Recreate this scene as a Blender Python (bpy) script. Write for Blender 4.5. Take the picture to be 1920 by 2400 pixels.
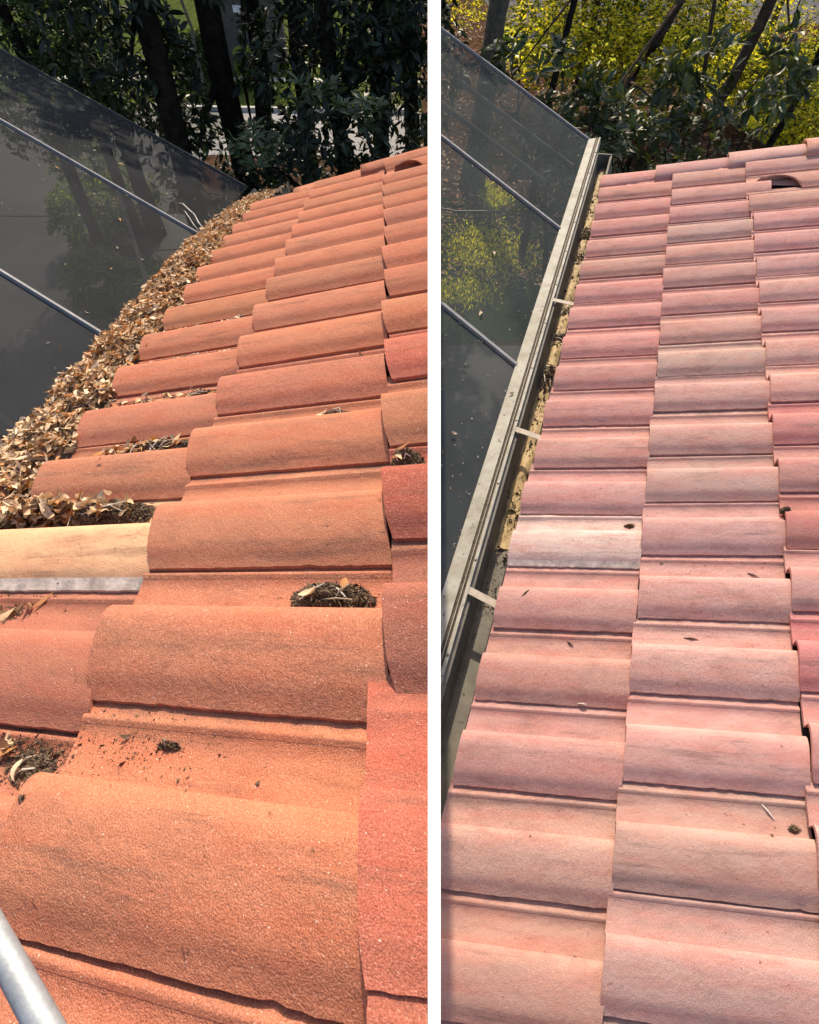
import bpy, math, random
import numpy as np
from mathutils import Vector, Matrix

# ------------------------------------------------------------------ camera, light, exposure
scene = bpy.context.scene
for o in list(bpy.data.objects): bpy.data.objects.remove(o)
CAM = np.array([0.0, 0.0, 5.0]); PITCH = math.radians(50.0)
cam = bpy.data.cameras.new('camera'); cam.sensor_fit = 'VERTICAL'; cam.sensor_height = 24.0
cam.lens = 24.0*1300/2400; cam.clip_start = 0.02; cam.clip_end = 600
camo = bpy.data.objects.new('camera', cam); scene.collection.objects.link(camo)
camo.location = CAM; camo.rotation_euler = (math.pi/2-PITCH, 0, 0); scene.camera = camo
SUN_EL, SUN_AZ = math.radians(39), math.radians(-.8)
world = bpy.data.worlds.new('World'); scene.world = world; world.use_nodes = True
wn = world.node_tree; sky = wn.nodes.new('ShaderNodeTexSky'); sky.sky_type = 'NISHITA'; sky.sun_disc = False
sky.sun_elevation = SUN_EL; sky.sun_rotation = SUN_AZ; sky.air_density = 1.0; sky.dust_density = 3.5
wn.links.new(sky.outputs[0], wn.nodes['Background'].inputs[0]); wn.nodes['Background'].inputs[1].default_value = 0.145
sd = Vector((math.sin(SUN_AZ)*math.cos(SUN_EL), math.cos(SUN_AZ)*math.cos(SUN_EL), math.sin(SUN_EL)))
sun = bpy.data.lights.new('sun', 'SUN'); sun.energy = 3.9; sun.angle = math.radians(0.53); sun.color = (1.0, .85, .64)
suno = bpy.data.objects.new('sun', sun); scene.collection.objects.link(suno)
suno.rotation_euler = sd.to_track_quat('Z', 'Y').to_euler(); suno.location = (0, 0, 30)
scene.view_settings.view_transform = 'Standard'; scene.view_settings.look = 'None'
scene.view_settings.exposure = 0.66; scene.view_settings.gamma = 1.0
scene.render.engine = 'CYCLES'; scene.cycles.max_bounces = 6; scene.cycles.transparent_max_bounces = 8

COL = scene.collection
rng = np.random.default_rng(7); random.seed(7)

# ------------------------------------------------------------------ helpers
def tag(o, label=None, cat=None, group=None, kind=None):
    for k, v in (('label', label), ('category', cat), ('group', group), ('kind', kind)):
        if v: o[k] = v
    return o
def empty(name, loc=(0, 0, 0)):
    o = bpy.data.objects.new(name, None); o.location = loc; o.empty_display_size = .1; COL.objects.link(o); return o
def mk_mesh(name, verts, faces, smooth=False, uv=None, col=None):
    me = bpy.data.meshes.new(name); v = np.asarray(verts, np.float32).reshape(-1, 3)
    if isinstance(faces, np.ndarray):
        k = faces.shape[1]; ln = np.full(len(faces), k, np.int32); li = faces.astype(np.int32).ravel()
    else:
        ln = np.array([len(q) for q in faces], np.int32); li = np.array([i for q in faces for i in q], np.int32)
    me.vertices.add(len(v)); me.vertices.foreach_set('co', v.ravel())
    me.loops.add(len(li)); me.loops.foreach_set('vertex_index', li)
    me.polygons.add(len(ln)); me.polygons.foreach_set('loop_start', np.concatenate([[0], np.cumsum(ln)[:-1]]).astype(np.int32))
    me.polygons.foreach_set('use_smooth', np.full(len(ln), bool(smooth)))
    if uv is not None:
        l = me.uv_layers.new(name='UVMap'); l.data.foreach_set('uv', np.asarray(uv, np.float32)[li].ravel())
    if col is not None:
        a = me.color_attributes.new('Col', 'FLOAT_COLOR', 'POINT'); c = np.ones((len(v), 4), np.float32); c[:, :3] = col
        a.data.foreach_set('color', c.ravel())
    me.update(calc_edges=True); me.validate(); return me
def mk(name, verts, faces, mat, parent=None, loc=None, **kw):
    me = mk_mesh(name, verts, faces, **kw)
    for m in (mat if isinstance(mat, (list, tuple)) else [mat]): me.materials.append(m)
    o = bpy.data.objects.new(name, me); COL.objects.link(o)
    if parent: o.parent = parent
    if loc is not None: o.location = loc
    return o
def box_vf(c, ax, ay, az):
    c = np.asarray(c, float); ax, ay, az = [np.asarray(a, float)/2 for a in (ax, ay, az)]
    v = [c+sx*ax+sy*ay+sz*az for sz in (-1, 1) for sy in (-1, 1) for sx in (-1, 1)]
    return np.array(v), [(0, 2, 3, 1), (4, 5, 7, 6), (0, 1, 5, 4), (2, 6, 7, 3), (0, 4, 6, 2), (1, 3, 7, 5)]
class MB:
    def __init__(s): s.v = []; s.f = []; s.n = 0
    def add(s, v, f):
        v = np.asarray(v, float).reshape(-1, 3); s.v.append(v); s.f += [tuple(i+s.n for i in q) for q in f]; s.n += len(v); return s
    def box(s, *a): return s.add(*box_vf(*a))
    def tube(s, pts, rad, n=8, caps=True):
        pts = np.asarray(pts, float); m = len(pts); vs = []
        rad = np.broadcast_to(np.asarray(rad, float), (m,))
        for i in range(m):
            t = pts[min(i+1, m-1)]-pts[max(i-1, 0)]; t = t/np.linalg.norm(t)
            a = np.cross(t, (0, 0, 1) if abs(t[2]) < .9 else (1, 0, 0)); a /= np.linalg.norm(a); b = np.cross(t, a)
            for k in range(n):
                q = 2*math.pi*k/n; vs.append(pts[i]+rad[i]*(math.cos(q)*a+math.sin(q)*b))
        f = [(i*n+k, i*n+(k+1) % n, (i+1)*n+(k+1) % n, (i+1)*n+k) for i in range(m-1) for k in range(n)]
        if caps: f += [tuple(range(n-1, -1, -1)), tuple((m-1)*n+k for k in range(n))]
        return s.add(vs, f)
    def build(s, name, mat, parent=None, loc=None, **kw):
        return mk(name, np.vstack(s.v), s.f, mat, parent, loc, **kw)

# ------------------------------------------------------------------ materials
def new_mat(name):
    m = bpy.data.materials.new(name); m.use_nodes = True; nt = m.node_tree
    return m, nt, nt.nodes['Principled BSDF']
def N(nt, t, **kw):
    n = nt.nodes.new(t)
    for k, v in kw.items():
        if k.startswith('i_'):
            key = k[2:]; key = int(key) if key.isdigit() else key
            n.inputs[key].default_value = v
        else: setattr(n, k, v)
    return n
def ramp(nt, src, stops):
    r = nt.nodes.new('ShaderNodeValToRGB'); e = r.color_ramp.elements
    while len(e) > 1: e.remove(e[0])
    for i, (p, c) in enumerate(stops):
        q = e[0] if i == 0 else e.new(p); q.position = p
        q.color = (c, c, c, 1) if not isinstance(c, tuple) else (*c[:3], 1)
    nt.links.new(src, r.inputs[0]); return r.outputs[0]
def mixc(nt, fac, a, b, mode='MIX'):
    n = nt.nodes.new('ShaderNodeMix'); n.data_type = 'RGBA'; n.blend_type = mode; n.clamp_factor = True
    for s, v in ((0, fac), (6, a), (7, b)):
        if isinstance(v, (int, float)): n.inputs[s].default_value = v
        elif isinstance(v, tuple): n.inputs[s].default_value = (*v[:3], 1)
        else: nt.links.new(v, n.inputs[s])
    return n.outputs[2]
def noise(nt, vec, scale, detail=4, rough=.6, w=None):
    n = N(nt, 'ShaderNodeTexNoise'); n.inputs['Scale'].default_value = scale; n.inputs['Detail'].default_value = detail
    n.inputs['Roughness'].default_value = rough
    if vec is not None: nt.links.new(vec, n.inputs['Vector'])
    return n.outputs[0]
def bump(nt, bsdf, h, strength, dist):
    b = N(nt, 'ShaderNodeBump'); b.inputs['Strength'].default_value = strength; b.inputs['Distance'].default_value = dist
    nt.links.new(h, b.inputs['Height']); nt.links.new(b.outputs[0], bsdf.inputs['Normal']); return b
def scaled(nt, vec, s, off=None):
    m = N(nt, 'ShaderNodeMapping'); m.inputs['Scale'].default_value = s; nt.links.new(vec, m.inputs['Vector'])
    if off is not None: nt.links.new(off, m.inputs['Location'])
    return m.outputs[0]

def tile_material(name, stain, redden, dark_amt, streak_dark):
    """concrete tile: object colour, streaks along the tile, sandy speckle, lichen-dark patches"""
    m, nt, b = new_mat(name)
    info = N(nt, 'ShaderNodeObjectInfo'); uv = N(nt, 'ShaderNodeTexCoord')
    cx = N(nt, 'ShaderNodeCombineXYZ'); mul = N(nt, 'ShaderNodeMath', operation='MULTIPLY', i_1=57.0)
    nt.links.new(info.outputs['Random'], mul.inputs[0]); nt.links.new(mul.outputs[0], cx.inputs[2]); nt.links.new(mul.outputs[0], cx.inputs[0])
    P = uv.outputs['UV']
    streak = scaled(nt, P, (3.2, 15, 1), cx.outputs[0]); blot = scaled(nt, P, (5, 9, 1), cx.outputs[0])
    fine = scaled(nt, P, (1, 1, 1), cx.outputs[0])
    base = info.outputs['Color']
    c = mixc(nt, ramp(nt, noise(nt, streak, 1.3, 5, .62), [(.44, 0.0), (.66, .75)]), base, mixc(nt, 1.0, base, redden, 'MULTIPLY'))
    c = mixc(nt, ramp(nt, noise(nt, blot, 1.1, 5, .66), [(.50, 0.0), (.74, dark_amt)]), c, stain)
    c = mixc(nt, ramp(nt, noise(nt, blot, 2.7, 3, .6), [(.40, 0.22), (.60, 0.0)]), c, mixc(nt, 1.0, base, (1.25, 1.35, 1.35), 'MULTIPLY'))
    dirt = scaled(nt, P, (2.4, 26, 1), cx.outputs[0])
    c = mixc(nt, ramp(nt, noise(nt, dirt, 1.0, 6, .7), [(.555, 0.0), (.68, .52)]), c, streak_dark)
    sy = N(nt, 'ShaderNodeSeparateXYZ'); nt.links.new(P, sy.inputs[0])
    lap = N(nt, 'ShaderNodeMath', operation='MULTIPLY'); nt.links.new(ramp(nt, sy.outputs[1], [(0.0, 1.0), (.016, .55), (.036, 0.0)]), lap.inputs[0]); nt.links.new(ramp(nt, noise(nt, blot, 2.0, 5, .7), [(.38, 0.0), (.62, .75)]), lap.inputs[1])
    c = mixc(nt, lap.outputs[0], c, streak_dark)
    # sand grains
    g = noise(nt, fine, 430, 2, .7)
    c = mixc(nt, ramp(nt, g, [(.36, .34), (.52, 0.0)]), c, (.035, .014, .010))
    c = mixc(nt, ramp(nt, g, [(.56, 0.0), (.72, .30)]), c, (.85, .52, .40))
    sp = noise(nt, fine, 240, 2, .5)
    c = mixc(nt, ramp(nt, sp, [(.705, 0.0), (.75, .6)]), c, (.80, .66, .55))
    dk = noise(nt, fine, 46, 4, .7)
    c = mixc(nt, ramp(nt, dk, [(.655, 0.0), (.72, .65)]), c, (.06, .035, .025))
    nt.links.new(c, b.inputs['Base Color']); b.inputs['Roughness'].default_value = .92
    b.inputs['Specular IOR Level'].default_value = .2
    h = N(nt, 'ShaderNodeMath', operation='ADD'); nt.links.new(g, h.inputs[0])
    s2 = N(nt, 'ShaderNodeMath', operation='MULTIPLY', i_1=1.6); nt.links.new(noise(nt, fine, 70, 4, .6), s2.inputs[0]); nt.links.new(s2.outputs[0], h.inputs[1])
    bump(nt, b, h.outputs[0], .65, .0022)
    return m
def plain(name, colour, rough=.8, var=.25, scale=6, bumpd=0.0, spec=.3, metal=0.0, detail=5):
    m, nt, b = new_mat(name); tc = N(nt, 'ShaderNodeTexCoord'); P = tc.outputs['Object']
    n = noise(nt, P, scale, detail, .65); lo = tuple(x*(1-var) for x in colour); hi = tuple(min(1, x*(1+var)) for x in colour)
    nt.links.new(ramp(nt, n, [(.3, lo), (.7, hi)]), b.inputs['Base Color'])
    b.inputs['Roughness'].default_value = rough; b.inputs['Specular IOR Level'].default_value = spec; b.inputs['Metallic'].default_value = metal
    if bumpd: bump(nt, b, noise(nt, P, scale*5, 5, .65), .7, bumpd)
    return m
def leaf_material(name, gloss=.5, trans=.35, use_attr=True, tcol=(1.5, 1.6, .6)):
    m, nt, b = new_mat(name); a = N(nt, 'ShaderNodeAttribute', attribute_name='Col')
    nt.links.new(a.outputs['Color'], b.inputs['Base Color']); b.inputs['Roughness'].default_value = 1-gloss
    b.inputs['Specular IOR Level'].default_value = .5
    if trans:
        t = N(nt, 'ShaderNodeBsdfTranslucent'); mx = N(nt, 'ShaderNodeMixShader'); mx.inputs[0].default_value = trans
        nt.links.new(mixc(nt, 1.0, a.outputs['Color'], tcol, 'MULTIPLY'), t.inputs[0])
        nt.links.new(b.outputs[0], mx.inputs[1]); nt.links.new(t.outputs[0], mx.inputs[2])
        nt.links.new(mx.outputs[0], nt.nodes['Material Output'].inputs[0])
    return m
M = {}
M['tile_warm'] = tile_material('tile_orange', (.19, .090, .064), (1.04, .80, .74), .5, (.15, .080, .058))
M['tile_pink'] = tile_material('tile_pink', (.20, .125, .110), (1.0, .72, .70), .55, (.16, .105, .098))
M['cement'] = plain('bare_cement', (.54, .46, .40), .95, .4, 30, .002)
M['mortar_l'] = plain('mortar_orange', (.42, .17, .11), .95, .3, 30, .004)
M['mortar_r'] = plain('mortar_pink', (.47, .22, .20), .95, .35, 30, .004)
M['deck'] = plain('underlay', (.035, .028, .025), .95, .4, 12)
M['white'] = plain('white_paint', (.90, .90, .89), .7, .01, 3, spec=.3)
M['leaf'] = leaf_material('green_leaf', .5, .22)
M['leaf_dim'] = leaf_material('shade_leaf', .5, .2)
M['leaf_lit'] = leaf_material('thin_leaf', .4, .5, tcol=(1.7, 1.7, .5))
M['dry'] = leaf_material('dry_leaf', .28, .15, tcol=(1.1, 1, .8))
M['soil'] = plain('soil', (.125, .085, .055), .95, .6, 90, .003)
M['bark'] = plain('bark', (.026, .021, .017), .95, .5, 9, .03, spec=0.0)
M['bark_brown'] = plain('brown_bark', (.085, .060, .042), .95, .5, 9, .03, spec=0.0)
M['bark_grey'] = plain('grey_bark', (.15, .13, .105), .95, .5, 11, .03, spec=0.0)
M['twig'] = plain('twig', (.33, .26, .19), .8, .4, 40)
M['twig_pale'] = plain('pale_twig', (.55, .50, .43), .8, .3, 40)
M['alu_bronze'] = plain('dark_bar', (.030, .030, .032), .45, .2, 12, spec=.5)
M['alu'] = plain('grey_aluminium', (.15, .15, .155), .7, .2, 14, spec=.1)
M['bar_pale'] = plain('pale_bar', (.25, .25, .26), .75, .2, 14, spec=.1)
M['strap'] = plain('strap_metal', (.36, .31, .26), .7, .25, 30, spec=.2)
M['spline'] = plain('grimy_spline', (.075, .055, .036), .9, .7, 60, .002)
M['steel'] = plain('galvanised_steel', (.30, .32, .34), .55, .25, 40, .0006, metal=.4)
M['screw'] = plain('screw', (.10, .09, .08), .5, .2, 40, metal=.6)
M['lawn_d'] = plain('shaded_lawn', (.030, .046, .016), .95, .5, 3.0, .05, detail=8, spec=0.0)  # shade below the right screen is put into this darker green
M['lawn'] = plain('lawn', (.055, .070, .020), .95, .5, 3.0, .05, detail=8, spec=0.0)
M['lawn_y'] = plain('bright_lawn', (.34, .36, .03), .95, .45, 2.2, .05, detail=8, spec=0.0)  # sunlight is put into this brighter yellow-green
M['road'] = plain('pale_road', (.27, .26, .25), .9, .14, 2.0, .004, spec=0.0)
M['asphalt'] = plain('asphalt', (.11, .11, .115), .9, .15, 2.0, .004, spec=0.0)
M['kerb'] = plain('kerb', (.42, .40, .36), .9, .2, 4, .01)
M['mulch'] = plain('mulch', (.070, .042, .027), .95, .65, 5, .05, detail=9, spec=0.0)
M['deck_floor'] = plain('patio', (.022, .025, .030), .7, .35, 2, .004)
M['render_wall'] = plain('grey_wall', (.105, .095, .085), .9, .15, 2, .004)
M['roof_far'] = plain('far_tile', (.32, .17, .13), .9, .3, 8, .02)
def dirt_metal(name, colour, dirt, amount):
    m, nt, b = new_mat(name); P = N(nt, 'ShaderNodeTexCoord').outputs['Object']
    c = mixc(nt, ramp(nt, noise(nt, P, 7, 7, .7), [(.40, 0.0), (.70, amount)]), colour, dirt)
    c = mixc(nt, ramp(nt, noise(nt, P, 34, 5, .7), [(.60, 0.0), (.68, .9)]), c, (.025, .02, .014))
    nt.links.new(c, b.inputs['Base Color']); b.inputs['Roughness'].default_value = .75
    bump(nt, b, noise(nt, P, 60, 5, .6), .5, .002); return m
M['gutter'] = dirt_metal('gutter_grime', (.15, .135, .11), (.060, .054, .046), .9)  # grime, darkened further to paint the shaded near trough
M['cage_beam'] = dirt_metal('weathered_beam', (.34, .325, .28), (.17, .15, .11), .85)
M['silt'] = dirt_metal('silt', (.40, .29, .14), (.26, .18, .09), .8)  # real silt, its tan also painting the sunlit far gutter
def screen_material(name, colour, fac):
    m, nt, b = new_mat(name); P = N(nt, 'ShaderNodeTexCoord').outputs['Object']
    d = N(nt, 'ShaderNodeBsdfDiffuse'); nt.links.new(ramp(nt, noise(nt, P, 1.6, 4, .6), [(.3, tuple(x*.8 for x in colour)), (.7, tuple(x*1.2 for x in colour))]), d.inputs[0])
    t = N(nt, 'ShaderNodeBsdfTransparent'); mx = N(nt, 'ShaderNodeMixShader'); mx.inputs[0].default_value = fac
    nt.links.new(t.outputs[0], mx.inputs[1]); nt.links.new(d.outputs[0], mx.inputs[2]); nt.links.new(mx.outputs[0], nt.nodes['Material Output'].inputs[0])
    return m
M['mesh_l'] = screen_material('insect_mesh_charcoal', (.034, .036, .039), .74)
M['mesh_r'] = screen_material('insect_mesh_slate', (.056, .064, .067), .66)

# ------------------------------------------------------------------ frames of the two roofs (metres)
class Roof:
    def __init__(s, O, U, V):
        s.O, s.U, s.V = [np.array(a, float) for a in (O, U, V)]
        n = np.cross(s.U, s.V); n /= np.linalg.norm(n); s.n = n if n[2] > 0 else -n
    def p(s, u, v, z=0.0): return s.O+u*s.U+v*s.V+z*s.n
    def l(s, u, v, z=0.0): return u*s.U+v*s.V+z*s.n         # relative to the roof's origin
LR = Roof((-0.6512, 4.1791, 3.4313), (0.0106, -0.2957, 0.0496), (0.49, -0.0867, 0.1668))
RR = Roof((2.0674, 4.7599, 3.2531), (-0.0919, -0.2852, -0.0148), (0.5209, -0.0635, 0.1002))
# added white divider standing in for the gap between the two views: one plane
FWD = np.array([0, math.cos(PITCH), -math.sin(PITCH)]); DWN = np.array([0, -math.sin(PITCH), -math.cos(PITCH)])
DIVIDER_D, TILT = .43, .0446
WN = np.array([1, 0, 0])-TILT*FWD; WN /= np.linalg.norm(WN)
WHALF = .0115*DIVIDER_D
def divider_side(P): return (np.asarray(P)-CAM) @ WN
def v_at_divider(R, u, z, side): return (side-divider_side(R.p(u, 0, z)))/(R.V @ WN)
def u_at_divider(R, v, z, side): return (side-divider_side(R.p(0, v, z)))/(R.U @ WN)

# profile across one tile, far to near: pan, upright side of the barrel, barrel, chamfer, lip (a repeated point is a crease)
prof = [(-.12, .0), (.0, .0), (.045, .0), (.06, .0055), (.085, .0055), (.10, .0), (.20, -.002), (.33, -.001), (.402, .001), (.402, .001), (.406, .033), (.406, .033),
        (.425, .0405), (.455, .0465), (.49, .0505), (.53, .0525), (.58, .0520), (.65, .0495), (.72, .0450), (.79, .0395), (.845, .0345), (.885, .0290), (.92, .0220), (.96, .0145), (1.0, .0090)]
PT = np.array([a for a, b in prof]); PH = np.array([b for a, b in prof])
BUTT, HEAD = .030, .004
def surf(u, off, v, v0):
    """height of the tile surface at row coordinate u, position v in a course that starts at v0"""
    t = (u-off) % 1.0
    return float(np.interp(t, PT, PH))+BUTT+(HEAD-BUTT)*(v-v0)

def make_tile(R, root, k, off, v0, v1, colour, mat, rs, near, clip=None, cement=False, broken=None, clip_lo=None, relief=1.0, steps=None):
    """one roof tile: pan, barrel and lip; closed at the butt end and along the lip"""
    m = steps or ((32 if k > 11 else 18) if (near or broken is not None) else 7)
    ju = rs.normal(0, .015); jv = rs.normal(0, .009); sk = rs.normal(0, .010); jz = abs(rs.normal(0, .0016))+(.010 if relief < 1 else 0)
    fr = np.linspace(0, 1, m+1); vs = []; uvs = []
    wob = np.interp(fr, np.linspace(0, 1, 9), rs.normal(0, 1, 9))*.0010+rs.normal(0, .0022 if m > 8 else .001, m+1)
    chip = np.zeros(m+1)
    if near and not steps:
        for q in range(rs.integers(1, 5)):
            c = rs.uniform(0, 1); chip += .014*np.exp(-((fr-c)/.012)**2)*rs.uniform(.2, 1)
    npf = len(PT)
    def vert(i, j, drop=0.0):
        t, h = PT[i], PH[i]*relief; f = fr[j]
        uu = k-1+t+off+ju+sk*(f-.5)
        if i == npf-1: uu += wob[j]-chip[j]; h = h-.25*abs(wob[j])
        elif i == npf-2: uu += .5*wob[j]-chip[j]
        lo = v0+jv; hi = v1
        corner = .012*max(0, (t-.80)/.2)**2
        lo = lo+corner
        if clip_lo is not None: lo = max(lo, v_at_divider(R, uu, h+BUTT, clip_lo))
        if clip is not None: hi = min(hi, v_at_divider(R, uu, h+BUTT+jz, clip))
        if hi < lo: hi = lo
        v = lo+(hi-lo)*f
        if broken is not None:
            q = min(1, max(0, (v-v0-.03)/broken)); tm = .38+.64*(1-math.sqrt(max(0, 1-q*q)))+.012*math.sin(60*v)
            if t > tm: uu -= (t-tm); h = float(np.interp(tm, PT, PH))-.001*(t-tm)
        z = h+BUTT+(HEAD-BUTT)*(v-v0)+jz-drop
        vs.append(R.l(uu, v, z)); uvs.append((v*np.linalg.norm(R.V), t*.3))
    for i in range(npf):
        for j in range(m+1): vert(i, j)
    rows_ = [i for i in range(npf-1) if prof[i] != prof[i+1]]
    fs = [(i*(m+1)+j, i*(m+1)+j+1, (i+1)*(m+1)+j+1, (i+1)*(m+1)+j) for i in rows_ for j in range(m)]
    ntop = len(fs)
    a = len(vs)                                  # lip face
    for j in range(m+1): vert(npf-1, j)
    for j in range(m+1): vert(npf-1, j, .0095)
    fs += [(a+j, a+j+1, a+m+1+j+1, a+m+1+j) for j in range(m)]
    b = len(vs)                                  # butt face and head face
    for i in range(npf): vert(i, 0)
    for i in range(npf): vert(i, 0, .014 if i < npf-1 else .0095)
    fs += [(b+i+1, b+i, b+npf+i, b+npf+i+1) for i in rows_]
    c = len(vs)
    for i in range(npf): vert(i, m)
    for i in range(npf): vert(i, m, .013)
    fs += [(c+i, c+i+1, c+npf+i+1, c+npf+i) for i in rows_]
    d = len(vs)                                  # underside
    for i in range(npf): vert(i, 0, .014)
    for i in range(npf): vert(i, m, .013)
    fs += [(d+i, d+i+1, d+npf+i+1, d+npf+i) for i in rows_]
    me = mk_mesh('tile', vs, fs, uv=uvs); me.materials.append(mat)
    sm = np.zeros(len(fs), bool); sm[:ntop] = True; me.polygons.foreach_set('use_smooth', sm)
    if cement:
        me.materials.append(M['cement']); idx = np.zeros(len(fs), np.int32)
        for q in range(ntop):
            if PT[rows_[q//m]] >= .919: idx[q] = 1
        idx[ntop:ntop+m] = 1; me.polygons.foreach_set('material_index', idx)
    o = bpy.data.objects.new('tile', me); COL.objects.link(o); o.parent = root; o.color = (*colour, 1)
    return o

def jitter(c, rs, s=.10, h=.05):
    k = 1+rs.normal(0, s); return tuple(float(min(.95, max(.01, x*k*(1+rs.normal(0, h))))) for x in c)

def cap_tile(R, root, u0, va, vb, w, ht, zb, colour, mat, rs, clip=None, clip_lo=None):
    """half-round tapered cap laid up the slope over the far edge"""
    n = 12; m = 8; vs = []; uvs = []
    for layer in (0, 1):
        for j in range(m+1):
            f = j/m; sc = (1.08-.16*f)*(1 if layer == 0 else .86)
            for i in range(n+1):
                a = math.pi*i/n; uu = u0-w*sc*math.cos(a)+rs.normal(0, .004); z = zb+.012*(1-f)+ht*sc*math.sin(a)**.8
                lo, hi = va, vb
                if clip is not None: hi = min(hi, v_at_divider(R, uu, z, clip)); lo = min(lo, hi)
                if clip_lo is not None: lo = max(lo, v_at_divider(R, uu, z, clip_lo)); hi = max(lo, hi)
                vs.append(R.l(uu, lo+(hi-lo)*f, z)); uvs.append((f*.5, a*.1))
    L = (m+1)*(n+1); q = n+1
    fs = [(j*q+i, j*q+i+1, (j+1)*q+i+1, (j+1)*q+i) for j in range(m) for i in range(n)]
    fs += [(L+j*q+i+1, L+j*q+i, L+(j+1)*q+i, L+(j+1)*q+i+1) for j in range(m) for i in range(n)]
    fs += [(i+1, i, L+i, L+i+1) for i in range(n)]+[(m*q+i, m*q+i+1, L+m*q+i+1, L+m*q+i) for i in range(n)]
    o = mk('ridge_cap', vs, fs, mat, root, uv=uvs, smooth=True); o.color = (*colour, 1); return o

def mortar_bed(R, root, u0, va, vb, mat, rs, zt=.05, w=.32, clip=None, clip_lo=None):
    m, n = 70, 6; vs = []
    for j in range(m+1):
        for i in range(n+1):
            f = i/n; uu = u0+(f-.25)*w+rs.normal(0, .02); z = zt*(1-f**2)+.018+abs(rs.normal(0, .006)); v = va+(vb-va)*j/m+rs.normal(0, .004)
            if clip is not None: v = min(v, v_at_divider(R, uu, z, clip))
            if clip_lo is not None: v = max(v, v_at_divider(R, uu, z, clip_lo))
            vs.append(R.l(uu, v, z))
    fs = [(j*(n+1)+i, j*(n+1)+i+1, (j+1)*(n+1)+i+1, (j+1)*(n+1)+i) for j in range(m) for i in range(n)]
    return mk('mortar', vs, fs, mat, root, smooth=True)

def deck_sheet(R, root, u0, u1, v0, v1, clip=None, clip_lo=None):
    vs = []; m = 24
    for z in (-.012, -.05):
        for j in range(m+1):
            u = u0+(u1-u0)*j/m; a, b = v0, v1
            if clip is not None: b = min(b, v_at_divider(R, u, z, clip)); a = min(a, b)
            if clip_lo is not None: a = max(a, v_at_divider(R, u, z, clip_lo)); b = max(a, b)
            vs += [R.l(u, a, z), R.l(u, b, z)]
    k = 2*(m+1); fs = []
    for j in range(m):
        q = 2*j; fs += [(q, q+1, q+3, q+2), (k+q+1, k+q, k+q+2, k+q+3), (q+2, k+q+2, k+q, q), (q+1, k+q+1, k+q+3, q+3)]
    fs += [(0, k, k+1, 1), (2*m+1, k+2*m+1, k+2*m, 2*m)]
    return mk('roof_underlay', vs, fs, M['deck'], root)

# ------------------------------------------------------------------ LEFT roof
rs = np.random.default_rng(11)
SL, SR = -WHALF-.002, WHALF+.002
rootL = empty('tile_roof', LR.O); tag(rootL, 'sunlit orange-red tile roof with leaf litter in its valley, left of the white divider', 'roof')
OFFL = {1: .12, 2: -.02, 3: -.11}; V0L = {1: -1.0, 2: .0, 3: 1.02}
Ored, Obrown, Oorange, Odeep = (.435, .158, .090), (.415, .160, .095), (.435, .168, .097), (.42, .100, .062)
deck_sheet(LR, rootL, -1.3, 17.2, -1.04, 3.2, clip=SL)
for c in (1, 2, 3):
    for k in range(0, 18):
        if c == 1: base = Ored if k < 10 else Obrown
        elif c == 2: base = [Oorange, Ored, Oorange][k % 3] if k < 7 else (Obrown if k < 14 else Oorange)
        else: base = [Oorange, Ored, Obrown][k % 3]
        col = jitter(base, rs, .035, .025); cement = False
        if c == 1 and k == 12: col = (.64, .375, .215); cement = True
        if c == 3 and k == 10: col = (.47, .140, .096)
        if c == 3 and k == 12: col = (.34, .095, .066)
        if c == 3 and k == 13: col = (.31, .115, .080)
        if c == 3 and k in (14, 15): col = (.45, .135, .090)
        v1 = V0L[c]+(1.018 if c < 3 else 2.0); v0 = V0L[c]
        if c == 3 and k in (14, 15): v0 = .965
        if c == 2 and k in (14, 15): v1 = .972
        make_tile(LR, rootL, k, OFFL[c], v0, v1, col, M['tile_warm'], rs, k > 5, clip=SL, cement=cement, broken=.46 if (c == 3 and k == 1) else None, relief=.35 if (c == 3 and k in (14, 15)) else 1.0, steps=4 if (c == 3 and k > 1) else None)
for i, (a, b) in enumerate(((-1.03, -.22), (-.33, .80), (.70, 1.9))):
    cap_tile(LR, rootL, -.62, a, b, .42, .045, .008+.008*i, jitter(Ored, rs), M['tile_warm'], rs, clip=SL)
mortar_bed(LR, rootL, -.30, -1.0, 1.9, M['mortar_l'], rs, .022, .3, clip=SL)
# eave trim board and trough of the valley under the litter
mb = MB()
vs = []
for u in (-5.8, 17):
    for v, z in ((-1.0, -.05), (-1.03, -.14), (-1.62, -.14), (-1.72, -.02)): vs.append(LR.l(u, v, z))
mk('gutter', vs, [(0, 1, 5, 4), (1, 2, 6, 5), (2, 3, 7, 6)], M['gutter'], rootL)

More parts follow.
